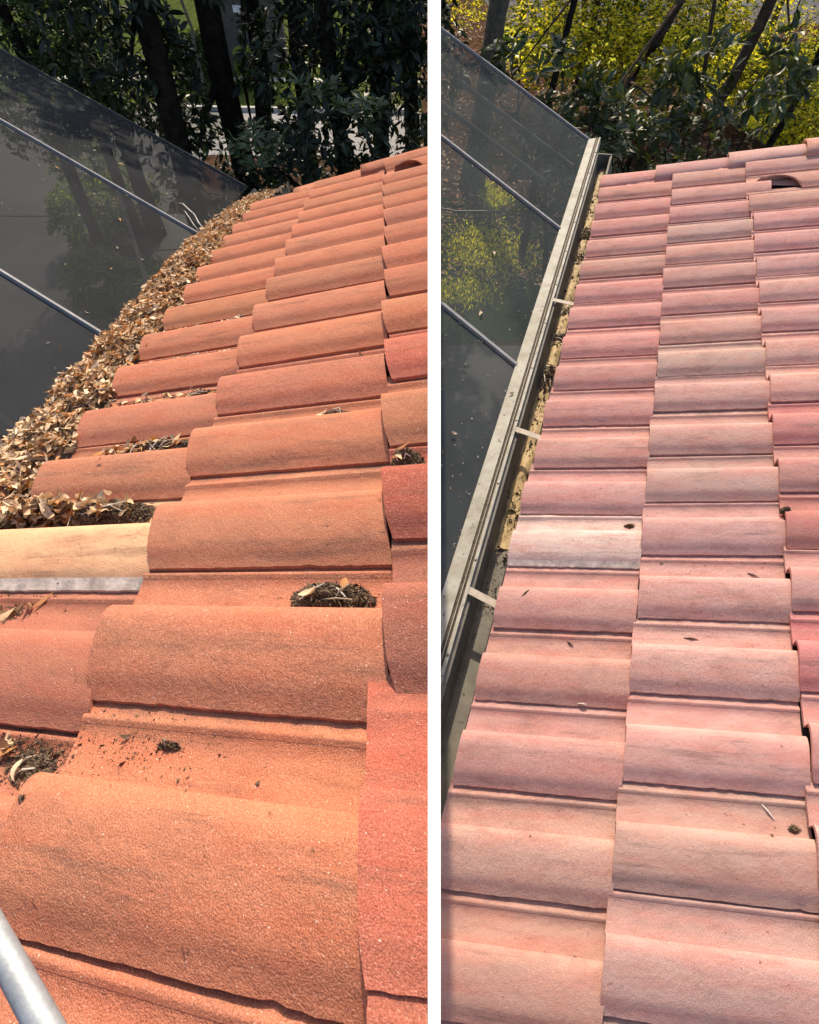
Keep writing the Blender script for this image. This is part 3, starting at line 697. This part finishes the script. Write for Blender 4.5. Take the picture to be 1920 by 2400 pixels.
screen_litter(RR, BR, WR, nR, 170, (-4.6, 12), 'tiny pale leaf bits scattered over the slate grey screen', SR)
for (u, w_, i, s, lab) in ((-1.4, 1.0, 4, 1.0, 'pale green-tan leaf lying alone on the charcoal screen'), (1.2, 1.25, 6, .8, 'small orange leaf on the charcoal screen below the first bar'), (2.0, .55, 6, .8, 'small brown leaf on the charcoal screen close to the leaf drift')):
    lone_leaf(LR.O+BL+u*LR.U+WL*w_+nL*.01, nL, i, lab, s)
for (u, w_, i, s, lab) in ((4.4, .42, 4, .9, 'pale triangular leaf on the slate screen in the middle of the second panel'), (6.6, .34, 4, 1.0, 'white curled leaf just above the second bar of the slate screen'), (7.25, .06, 6, .7, 'orange leaf at the foot of the second bar of the slate screen'),
                           (3.6, .36, 5, .7, 'tan leaf on the slate screen over the dark garden'), (8.1, -.02, 4, .9, 'cream leaf resting on the weathered eave beam'), (9.9, .22, 2, .8, 'pale twig-like leaf low on the slate screen')):
    lone_leaf(RR.O+BR+u*RR.U+WR*w_+nR*(.012 if w_ > 0 else .03), nR, i, lab, s)

# ------------------------------------------------------------------ ground, road, lawns
def sheet(name, x0, x1, y0, y1, z, mat, kind='structure', n=2, rot=0.0, c=None):
    cx, cy = ((x0+x1)/2, (y0+y1)/2); vs = []
    for i in range(n+1):
        for j in range(n+1):
            x, y = x0+(x1-x0)*i/n-cx, y0+(y1-y0)*j/n-cy; a = math.radians(rot)
            vs.append((cx+x*math.cos(a)-y*math.sin(a), cy+x*math.sin(a)+y*math.cos(a), z))
    o = mk(name, vs, [(i*(n+1)+j, (i+1)*(n+1)+j, (i+1)*(n+1)+j+1, i*(n+1)+j+1) for i in range(n) for j in range(n)], mat); o['kind'] = kind; return o
sheet('ground', -220, 220, -30, 400, 0, M['mulch'])
sheet('lawn', -60, .4, 19.9, 70, .004, M['lawn'])
sheet('road', -6.6, .3, 16.0, 19.6, .008, M['road'], rot=-3)
sheet('path', -60, .4, 24.0, 24.5, .010, M['kerb'], rot=-2)
sheet('path', -60, .4, 21.0, 21.3, .010, M['kerb'], rot=-3)
kb, kf = box_vf((-3.2, 19.72, .06), (6.9, -.36, 0), (0, .16, 0), (0, 0, .12)); ko = mk('kerb', kb, kf, M['kerb']); ko['kind'] = 'structure'
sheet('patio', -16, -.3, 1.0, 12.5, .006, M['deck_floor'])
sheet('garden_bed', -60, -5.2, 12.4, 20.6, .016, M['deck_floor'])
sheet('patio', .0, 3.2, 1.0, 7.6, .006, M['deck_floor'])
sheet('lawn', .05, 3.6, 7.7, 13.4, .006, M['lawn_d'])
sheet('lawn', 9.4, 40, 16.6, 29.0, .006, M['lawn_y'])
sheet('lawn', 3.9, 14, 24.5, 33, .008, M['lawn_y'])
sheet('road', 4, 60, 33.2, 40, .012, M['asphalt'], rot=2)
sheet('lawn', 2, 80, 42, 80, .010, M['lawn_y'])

# ------------------------------------------------------------------ foliage
def leaves_arrays(C, A, L, W, droop, rs, colours):
    """folded leaf blades: base points C, directions A, lengths L, widths W"""
    n = len(C); up = np.tile([0, 0, 1.0], (n, 1))+rs.normal(0, .45, (n, 3))
    S = np.cross(A, up); S /= (np.linalg.norm(S, axis=1, keepdims=True)+1e-9); Nn = np.cross(S, A)
    L = L[:, None]; W = W[:, None]
    mid = C+A*L*.5-Nn*L*droop*.2; tip = C+A*L-Nn*L*droop
    q1 = C+A*L*.28; q2 = C+A*L*.70-Nn*L*droop*.45
    V = np.stack([C, q1+S*W*.42+Nn*W*.10, q2+S*W*.40+Nn*W*.10, tip, q2-S*W*.40+Nn*W*.10, q1-S*W*.42+Nn*W*.10, mid], 1).reshape(-1, 3)
    b = (np.arange(n)*7)[:, None]
    F = np.concatenate([b+np.array([[0, 1, 6, 0]])[:, :3], b+np.array([[1, 2, 6]]), b+np.array([[2, 3, 6]]), b+np.array([[3, 4, 6]]), b+np.array([[4, 5, 6]]), b+np.array([[5, 0, 6]])], 0)
    col = np.array(colours)[rs.integers(len(colours), size=n)]*rs.uniform(.7, 1.3, (n, 1))
    return V, F, np.repeat(col, 7, 0)
def rosettes(centres, axes, k, L, rs, colours, droop=.25, wr=.36, spread=(.15, .75)):
    n = len(centres); C = np.repeat(centres, k, 0); ax = np.repeat(axes, k, 0)
    h = np.cross(ax, np.tile([.3, .9, .2], (n*k, 1))); h /= np.linalg.norm(h, axis=1, keepdims=True); g = np.cross(ax, h)
    a = (np.tile(np.arange(k), n)/k*2*math.pi*1.6+np.repeat(rs.uniform(0, 6.28, n), k)+rs.normal(0, .2, n*k))[:, None]
    e = rs.uniform(*spread, n*k)[:, None]
    A = (h*np.cos(a)+g*np.sin(a))*np.cos(e)+ax*np.sin(e); A /= np.linalg.norm(A, axis=1, keepdims=True)
    Ls = L*rs.uniform(.7, 1.25, n*k)
    return leaves_arrays(C+A*.015, A, Ls, Ls*wr*rs.uniform(.85, 1.15, n*k), droop, rs, colours)
def in_blob(rs, n, c, r, hollow=.35):
    d = rs.normal(0, 1, (n, 3)); d /= np.linalg.norm(d, axis=1, keepdims=True); q = (hollow+(1-hollow)*rs.uniform(0, 1, n))**.5
    return np.array(c)+d*q[:, None]*np.array(r), d
def foliage_mesh(name, parts, mat, parent, loc):
    V, F, Cc, k = [], [], [], 0
    for v, f, c in parts: V.append(v); F.append(f+k); Cc.append(c); k += len(v)
    return mk(name, np.vstack(V)-np.array(loc), np.vstack(F), mat, parent, col=np.vstack(Cc))
def trunk_mb(base, pts, rad, rs, wig=.04):
    pts = np.array(pts, float); m = 9; t = np.linspace(0, 1, len(pts)); T = np.linspace(0, 1, m)
    P = np.stack([np.interp(T, t, pts[:, i]) for i in range(3)], 1); P[1:-1] += rs.normal(0, wig, (m-2, 3))*[1, 1, .3]
    return P, np.interp(T, [0, .08, 1], [rad*1.35, rad, rad*.55])
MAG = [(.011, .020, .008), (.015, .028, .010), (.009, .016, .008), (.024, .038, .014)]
MAGR = [(.036, .056, .022), (.050, .070, .026), (.030, .048, .022), (.066, .084, .028), (.095, .100, .026)]
YEL = [(.56, .50, .03), (.70, .60, .04), (.40, .40, .03), (.74, .58, .05), (.08, .10, .012), (.04, .06, .012), (.05, .07, .012)]
FINE = [(.030, .060, .016), (.045, .085, .020), (.022, .045, .014), (.06, .10, .022)]
def tree(name, label, cat, pts, rad, blobs, colours, mat, bark, rs, k=8, L=.16, group=None, limbs=6, droop=.25, wr=.36):
    base = np.array(pts[0], float); root = empty(name, base); tag(root, label, cat, group)
    P, Rr = trunk_mb(base, pts, rad, rs); tr = MB(); tr.tube(P-base, Rr, 10)
    to = tr.build('trunk', bark, root, smooth=True)
    parts = []
    for (c, r, n) in blobs:
        C, d = in_blob(rs, n, c, r); ax = d+np.array([0, 0, .5]); ax /= np.linalg.norm(ax, axis=1, keepdims=True)
        parts.append(rosettes(C, ax, k, L, rs, colours, droop, wr))
        i = int(rs.integers(3, 8)); p0 = P[i]-base; c = np.array(c)-base
        for q in range(1):
            e = c+rs.normal(0, .45, 3)*np.array(r); mid = (p0+e)/2+rs.normal(0, .12, 3)
            MB().tube([p0, mid, e], [Rr[i]*.42, Rr[i]*.25, .006], 6).build('limb', bark, root, smooth=True)
    if parts: foliage_mesh('crown', parts, mat, root, base)
    return root
rs = np.random.default_rng(31)
def X(px, Y): return (px-960)/1602*Y
# --- left: dark shade trees seen against a bright road and lawn
TL = [
 (370, 9.0, 395, .17, 'thick dark trunk of the shade tree nearest the charcoal screen', [((X(300, 9), 9, 3.6), (.9, .7, .9), 90), ((X(420, 9.2), 9.2, 3.0), (.35, .4, .8), 60)]),
 (540, 10.2, 520, .20, 'dark magnolia trunk standing left of the grey garage wall', [((X(450, 10), 9.6, 1.9), (.9, .8, .7), 90), ((X(560, 10), 10, 4.3), (.8, .8, .6), 40)]),
 (575, 11.2, 655, .15, 'dark trunk leaning right in front of the grey garage wall', [((X(620, 11), 10.5, 1.6), (1.0, .8, .7), 80)]),
 (700, 11.0, 720, .13, 'slim dark trunk in the middle of the shade trees', [((X(720, 10), 10, 3.0), (1.0, .9, 1.0), 170), ((X(700, 9.4), 9.0, 1.9), (.8, .6, .5), 60)]),
 (800, 9.6, 770, .12, 'slim dark trunk behind the glossy magnolia rosettes left of the divider', [((X(790, 9), 8.6, 2.5), (.7, .6, .7), 60), ((X(840, 10), 10, 3.6), (1.0, .9, .9), 150)]),
 (890, 10.4, 905, .14, 'dark trunk rising behind the stepped end of the orange roof', [((X(900, 10), 9.6, 2.6), (.8, .7, 1.0), 95), ((X(930, 10), 10.2, 3.8), (.9, .8, .8), 130)]),
 (975, 11.4, 960, .15, 'dark trunk next to the top of the white divider on the left side', [((X(960, 11), 11, 3.0), (.9, .9, 1.3), 190)]),
 (250, 11.5, 240, .14, 'dark tree behind the upper edge of the charcoal screen', [((X(240, 11), 11, 2.9), (1.1, 1.0, 1.2), 190), ((X(330, 10), 10, 2.6), (.6, .6, .5), 40)]),
]
for (pb, Yb, pt, r, lab, blobs) in TL:
    pts = [(X(pb, Yb), Yb, 0), (X((pb+pt)/2, Yb), Yb-.1, 2.6), (X(pt, Yb), Yb-.15, 5.4), (X(pt, Yb)+.2, Yb+.9, 6.9)]
    crown = [((pts[-1][0]+rs.normal(0, .5), Yb+2.0+rs.normal(0, .3), 6.5), (1.9, 1.3, 1.1), 330)]
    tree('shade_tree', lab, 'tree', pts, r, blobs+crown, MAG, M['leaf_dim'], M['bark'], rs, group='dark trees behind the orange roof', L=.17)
for (px, Y, z, r, n, lab) in ((60, 9.5, 3.3, (1.3, .9, 1.3), 900, 'feathery green tree filling the top left corner'), (180, 11.0, 2.7, (1.0, .9, 1.3), 700, 'mid green leafy tree right of the feathery corner tree')):
    tree('leafy_tree', lab, 'tree', [(X(px, Y), Y+.2, 0), (X(px, Y), Y+.2, z), (X(px, Y), Y+.2, z+2.5)], .10, [((X(px, Y), Y, z), r, n), ((X(px, Y), Y+.3, z+1.8), (1.4, 1.0, .9), 400)], FINE, M['leaf'], M['bark'], rs, k=7, L=.085, droop=.15, wr=.5)
# near glossy rosettes
for (px, py, Y, lab) in ((735, 225, 8.0, 'glossy pale-lit magnolia sprig in front of the dark trees, left of the stepped roof end'), (840, 268, 7.6, 'small glossy magnolia sprig just above the far orange tiles'), (560, 365, 7.4, 'glossy magnolia sprig at the end of the charcoal screen'), (600, 330, 7.9, 'magnolia sprig low in front of the bright road')):
    zz = 5-Y*math.tan(PITCH-math.atan((1200-py)/1300)); c = np.array((X(px, Y), Y, zz)); root = empty('magnolia_sprig', c); tag(root, lab, 'plant')
    C, d = in_blob(rs, 9, c, (.32, .2, .16), .1); foliage_mesh('leaves', [rosettes(C, np.tile([0, -.25, .96], (9, 1)), 8, .17, rs, [(.045, .075, .030), (.06, .09, .04)], .2)], M['leaf_dim'], root, c)
    MB().tube([(0, 0, 0), (.1, 1.0, -.5), (.2, 2.2, -1.2)], [.008, .014, .03], 6).build('stem', M['bark'], root)
# hedges, garage wall
def hedge(c, s, label, rs, n, colours):
    root = empty('hedge', (c[0], c[1], 0)); tag(root, label, 'hedge')
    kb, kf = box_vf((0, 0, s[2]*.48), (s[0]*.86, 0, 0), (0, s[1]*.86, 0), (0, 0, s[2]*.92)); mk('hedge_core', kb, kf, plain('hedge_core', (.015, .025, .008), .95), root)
    P = rs.uniform(-.5, .5, (n, 3)); ax_ = rs.integers(0, 3, n); P[np.arange(n), ax_] = np.where(rs.uniform(size=n) < .5, -.5, .5); P[:, 2] = np.abs(P[:, 2]*2)-.5
    P = P*np.array(s)+[0, 0, s[2]/2]; d = P-[0, 0, s[2]/2]; d = d/np.linalg.norm(d, axis=1, keepdims=True)
    foliage_mesh('leaves', [rosettes(P+rs.normal(0, .03, P.shape), d, 6, .07, rs, colours, .1, .5)], M['leaf_lit'], root, (0, 0, 0))
hedge((X(455, 23), 23.3), (1.0, .8, 1.25), 'clipped dark hedge with a sunlit top beside the far lawn', rs, 700, [(.08, .12, .02), (.06, .10, .02)])
hedge((X(577, 22), 22.3), (.45, .5, .95), 'small bright green clipped bush against the grey garage wall', rs, 420, [(.14, .22, .03), (.17, .25, .03)])
g = empty('garage', (X(590, 24), 24.5, 0)); tag(g, 'grey rendered garage seen between dark trunks', 'building')
for (nm, c, s, mt) in (('wall', (0, 0, 1.45), (2.6, .3, 2.9), 'render_wall'), ('lintel', (0, -.18, 2.02), (2.5, .08, .16), 'kerb'), ('roof', (0, .2, 3.05), (3.0, 1.0, .3), 'roof_far')):
    kb, kf = box_vf(c, (s[0], 0, 0), (0, s[1], 0), (0, 0, s[2])); mk(nm, kb, kf, M[mt], g)
for (x, z, s) in ((.06, 1.62, .27), (-.15, 1.68, .18)):
    kb, kf = box_vf((x, -.19, z), (s, 0, 0), (0, .04, 0), (0, 0, s)); pl = mk('sign_plate', kb, kf, M['white'], g)
    if s > .2:
        for dx in (-1, 1):
            for dz in (-1, 1):
                kb, kf = box_vf((x+dx*.05, -.215, z+dz*.05), (.075, 0, 0), (0, .012, 0), (0, 0, .075)); mk('sign_mark', kb, kf, M['alu_bronze'], pl)
for (px, Y, r_) in ((480, 21.5, .05), (640, 26, .09)):
    pts = [(X(px, Y), Y, 0), (X(px-6, Y), Y, 2.2), (X(px+12, Y), Y, 4.6)]
    tree('slender_tree', 'pale slender bare-stemmed sapling between the two dark trunks' if px == 480 else 'thin sapling right of the grey garage', 'tree', pts, r_, [((X(px+20, Y), Y, 4.2), (1.3, 1, 1.0), 160)], FINE, M['leaf_lit'], M['bark_grey'], rs, k=6, L=.10)
# garden under the left screen
for i, (px, py, r_) in enumerate(((90, 520, .55), (150, 400, .6), (230, 470, .55), (60, 680, .5), (200, 700, .45), (310, 760, .4), (120, 860, .5))):
    Y = 5/math.tan(PITCH-math.atan((1200-py)/1300))*.90; c = np.array((X(px, Y)*1.03, Y, .0)); root = empty('garden_shrub', c)
    tag(root, ['dim green shrub under the charcoal screen, ' + t for t in ('left of the brace bar', 'just beneath the brace bar', 'right of the brace bar', 'above the second bar at the left edge', 'in the middle of the second panel', 'close to the leaf drift', 'below the second bar')][i], 'shrub', 'shrubs under the charcoal screen')
    C, d = in_blob(rs, 260, c+[0, 0, .55], (r_*1.2, r_, .6)); foliage_mesh('leaves', [rosettes(C, d*.6+[0, 0, .7], 7, .12, rs, [(.14, .20, .07), (.20, .25, .10), (.08, .12, .05)])], M['leaf_lit'], root, c)
    MB().tube([(0, 0, 0), (.03, 0, .5)], [.03, .015], 6).build('stem', M['bark'], root)
# --- right: magnolias over mulch, glowing shrubs and lawn beyond
TR = [
 ([(X(1125, 14), 14, 0), (X(1142, 14), 14, 2.0), (X(1165, 14), 14, 4.0), (X(1185, 14), 14, 6.6)], .235, 'bark_grey', 'thick grey lichened trunk beside the top of the slate screen', []),
 ([(X(1440, 9.0), 9.0, 1.2), (X(1460, 9.0), 9.0, 2.9), (X(1560, 9.2), 9.2, 4.0), (X(1640, 9.6), 9.6, 6)], .075, 'bark_brown', 'brown trunk leaning right above the middle of the pink roof', [((X(1500, 8.6), 8.4, 3.0), (.9, .6, .45), 34), ((X(1400, 8.4), 8.3, 2.4), (.8, .5, .4), 22)]),
 ([(X(1650, 9.8), 9.8, 0), (X(1672, 9.8), 9.8, 2.0), (X(1745, 9.8), 9.8, 3.8), (X(1760, 9.8), 9.8, 7)], .105, 'bark_brown', 'dark curved trunk rising between the magnolia and the bright lawn', [((X(1700, 8.6), 8.5, 3.25), (1.0, .6, .45), 36), ((X(1800, 9), 9.0, 2.9), (.6, .5, .5), 16)]),
 ([(X(1874, 10), 10.0, 0), (X(1885, 10), 10, 2.6), (X(1893, 10), 10, 5), (X(1893, 10), 10, 7)], .055, 'bark', 'thin straight dark trunk in front of the bright lawn at the right edge', [((X(1885, 9), 9.0, 3.6), (.6, .5, .5), 16)]),
 ([(X(1285, 10.5), 10.5, 0), (X(1300, 10.5), 10.5, 3), (X(1330, 10.5), 10.5, 6)], .06, 'bark', 'slim dark stem behind the magnolia rosettes right of the lichened trunk', [((X(1270, 8.6), 8.6, 3.15), (.85, .5, .5), 36), ((X(1200, 8.2), 8.2, 2.5), (.4, .4, .35), 11)]),
]
for (pts, r, bark, lab, blobs) in TR:
    top = pts[-1]; tree('magnolia_tree', lab, 'tree', pts, r, blobs+[((top[0], top[1]+2.4, 6.4), (1.4, 1.1, 1.0), 60)], MAGR, M['leaf'], M[bark], rs, k=9, L=.18, group='magnolias behind the pink roof', droop=.22)
# low dark shrubs along the edge of the roof
for i, (px, py, Y, n, lab) in enumerate(((1450, 300, 8.4, 26, 'low dark magnolia bush right of the end of the slate screen'), (1520, 340, 8.0, 24, 'low dark bush directly above the first cap tile of the pink roof'), (1660, 300, 8.8, 24, 'dark magnolia bush in front of the curved trunk'), (1610, 240, 9.4, 16, 'dark leafy bush over the brown mulch'), (1380, 240, 8.8, 16, 'dark bush hanging over the upper edge of the slate screen'), (1790, 250, 10.4, 14, 'dark multi-stemmed bush in front of the bright lawn'), (1470, 395, 7.6, 16, 'low strappy bush behind the gutter end'))):
    zz = 5-Y*math.tan(PITCH-math.atan((1200-py)/1300)); c = np.array((X(px, Y), Y, 0)); root = empty('magnolia_bush', c); tag(root, lab, 'bush')
    C, d = in_blob(rs, n, (c[0], c[1], zz), (.62, .45, .42), .2); ax = d*.5+[0, -.2, .8]; ax /= np.linalg.norm(ax, axis=1, keepdims=True)
    foliage_mesh('leaves', [rosettes(C, ax, 9, .155, rs, MAGR, .22)], M['leaf'], root, c)
    for q in range(4):
        e = np.array((rs.normal(0, .35), rs.normal(0, .2), zz*rs.uniform(.8, 1.1))); MB().tube([(rs.normal(0, .08), 0, 0), e*.5+rs.normal(0, .06, 3), e], [.03, .02, .008], 6).build('stem', M['bark'], root, smooth=True)
# glowing thin-leaved shrubs behind
YL = [(1330, 60, 17, 1.6, 1.3), (1400, 110, 16, 1.3, 1.0), (1480, 40, 18, 1.7, 1.2), (1560, 60, 19, 1.6, 1.2), (1640, 90, 20, 1.5, 1.0), (1350, 10, 21, 1.8, 1.4), (1230, 30, 19, 1.2, 1.1), (1840, 190, 17.5, 1.1, .9), (1760, 200, 18, .9, .7), (1890, 260, 16, .9, .8),
      (1500, 130, 15, 1.2, .8), (1260, 110, 15, .9, .8), (1600, 150, 16, 1.0, .7), (1690, 40, 24, 1.8, 1.2), (1860, 60, 24, 1.8, 1.2), (1075, 0, 27, 1.2, .9)]
for i, (px, py, Y, rx, rz) in enumerate(YL):
    zz = max(.5, 5-Y*math.tan(PITCH-math.atan((1200-py)/1300))); c = np.array((X(px, Y)*1.02, Y, 0)); root = empty('sunlit_shrub', c)
    tag(root, ['yellow-green backlit shrub ' + t for t in ('above the magnolia right of the lichened trunk', 'low over the mulch in the middle of the right background', 'behind the trunk leaning right', 'next to the grey road patch', 'left of the pale posts', 'at the top edge above the tallest glowing shrub', 'at the top edge close to the lichened trunk', 'on the bright lawn behind the thin straight trunk', 'between the curved trunk and the bright lawn', 'at the right edge just above the pink caps', 'over the mulch right of the slim dark stem', 'beside the lichened trunk, low down', 'over the mulch left of the curved trunk', 'far away by the road, left of the top right corner', 'in the top right corner', 'left of the lichened trunk at the top edge')][i], 'shrub', 'backlit shrubs behind the magnolias')
    C, d = in_blob(rs, 560 if i < 10 else 320, (c[0], c[1], zz), (rx, .9, rz), .15); foliage_mesh('leaves', [rosettes(C, d*.4+[0, 0, .8], 6, .095, rs, YEL, .15, .55)], M['leaf_lit'], root, c)
    for q in range(1):
        e = np.array((rs.normal(0, rx*.4), rs.normal(0, .3), zz+rz*.5)); MB().tube([(rs.normal(0, .1), 0, 0), e*.5+rs.normal(0, .1, 3), e], [.035, .025, .008], 6).build('stem', M['bark'], root, smooth=True)
# taller trees added further back, their unseen crowns placed to shade the mulch
for i, (px, Y_, z_, n_) in enumerate(((1200, 24, 5.6, 420), (1330, 24, 6.2, 420), (1480, 22.5, 5.8, 420), (1620, 25, 6.3, 380), (1345, 18.5, 5.2, 300), (1430, 18.5, 5.4, 260), (1740, 27, 6.4, 300))):
    x_ = X(px, Y_)*1.02
    tree('woodland_tree', ['brown woodland trunk ' + t for t in ('behind the lichened trunk', 'in the middle of the backlit shrubs', 'behind the trunk leaning right', 'next to the grey road patch', 'low left among the backlit shrubs', 'right of the slim dark stem', 'near the pale posts')][i], 'tree',
         [(x_, Y_, 0), (x_+.1, Y_, 2.5), (x_+rs.normal(0, .4), Y_, z_)], .11, [((x_, Y_, z_), (2.2, 2.0, 1.6), n_)], MAGR, M['leaf_lit'], M['bark_brown'], rs, k=7, L=.28, group='woodland trees far behind the pink roof', wr=.5)
# pale posts by the far road
for i, (px, Y, h) in enumerate(((1725, 30, 1.3), (1750, 30, 1.5), (1778, 30.5, 1.4))):
    o = MB().box((0, 0, h/2), (.16, 0, 0), (0, .16, 0), (0, 0, h)).box((0, 0, h+.03), (.2, 0, 0), (0, .2, 0), (0, 0, .06)).build('fence_post', M['kerb'], None, (X(px, Y)*1.03, Y, 0))
    tag(o, 'pale post far behind the magnolias, '+('left of three', 'middle of three', 'right of three')[i], 'post', 'pale posts by the far road')
# leaf litter on the mulch
n = 11000; Y = rs.uniform(9.5, 36, n); C = np.stack([rs.uniform(-.02, .62, n)*Y+.2, Y, rs.uniform(.005, .05, n)], 1); a = rs.uniform(0, 6.28, n)
A = np.stack([np.cos(a), np.sin(a), rs.normal(.1, .25, n)], 1); A /= np.linalg.norm(A, axis=1, keepdims=True); Lg = rs.uniform(.10, .19, n)
V, F, Cc = leaves_arrays(C, A, Lg, Lg*.42, .1, rs, [(.19, .075, .030), (.28, .11, .04), (.34, .17, .07), (.11, .05, .025), (.40, .26, .14)])
tag(mk('fallen_leaves', V, F, M['dry'], col=Cc), 'brown fallen leaves covering the mulch under the magnolias', 'leaf litter', kind='stuff')
def grass(n, xr, yr, h, cols, label, mat='leaf_lit'):
    C = np.stack([rs.uniform(*xr, n), rs.uniform(*yr, n), np.full(n, .006)], 1); A = rs.normal(0, .35, (n, 3)); A[:, 2] = 1; A /= np.linalg.norm(A, axis=1, keepdims=True)
    Lg = h*rs.uniform(.5, 1.4, n); V, F, Cc = leaves_arrays(C, A, Lg, np.full(n, h*.16), .35, rs, cols)
    tag(mk('grass', V, F, M[mat], col=Cc), label, 'grass', kind='stuff')
grass(9000, (9.4, 20), (16.6, 27), .16, YEL[:3], 'sunlit yellow-green grass on the right lawn')
grass(7000, (-14, 0), (19.9, 30), .12, [(.09, .13, .03), (.12, .15, .04)], 'short grass beyond the pale road')
# ground cover below the right screen; its bright colour paints a sunlit patch
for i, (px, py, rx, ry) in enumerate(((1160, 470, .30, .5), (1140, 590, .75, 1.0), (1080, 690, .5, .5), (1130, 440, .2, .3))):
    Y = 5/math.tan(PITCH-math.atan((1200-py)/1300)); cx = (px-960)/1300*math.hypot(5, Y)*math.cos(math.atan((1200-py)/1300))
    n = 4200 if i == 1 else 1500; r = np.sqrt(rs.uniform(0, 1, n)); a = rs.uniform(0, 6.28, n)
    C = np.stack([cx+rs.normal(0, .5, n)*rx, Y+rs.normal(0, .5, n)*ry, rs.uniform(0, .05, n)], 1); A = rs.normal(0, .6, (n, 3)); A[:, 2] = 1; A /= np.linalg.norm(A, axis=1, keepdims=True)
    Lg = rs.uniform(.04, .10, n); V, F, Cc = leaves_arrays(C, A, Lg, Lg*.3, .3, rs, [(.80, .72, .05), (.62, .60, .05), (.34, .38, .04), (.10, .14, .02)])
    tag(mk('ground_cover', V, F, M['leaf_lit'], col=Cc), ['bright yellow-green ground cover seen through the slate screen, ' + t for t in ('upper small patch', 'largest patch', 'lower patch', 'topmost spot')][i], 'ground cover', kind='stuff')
o = MB().tube([(.2, 11.6, .55), (.9, 11.4, .50), (1.9, 11.2, .58)], .018, 6).build('garden_hose', M['alu_bronze']); tag(o, 'dark cable crossing the bright ground cover under the slate screen', 'cable')
o = MB().tube([(-6.6, 10.9, .40), (-5.6, 10.5, .10), (-4.4, 10.6, .14), (-3.0, 11.0, .3)], .012, 6).build('garden_hose', M['alu_bronze']); tag(o, 'thin dark cable sagging under the charcoal screen', 'cable')
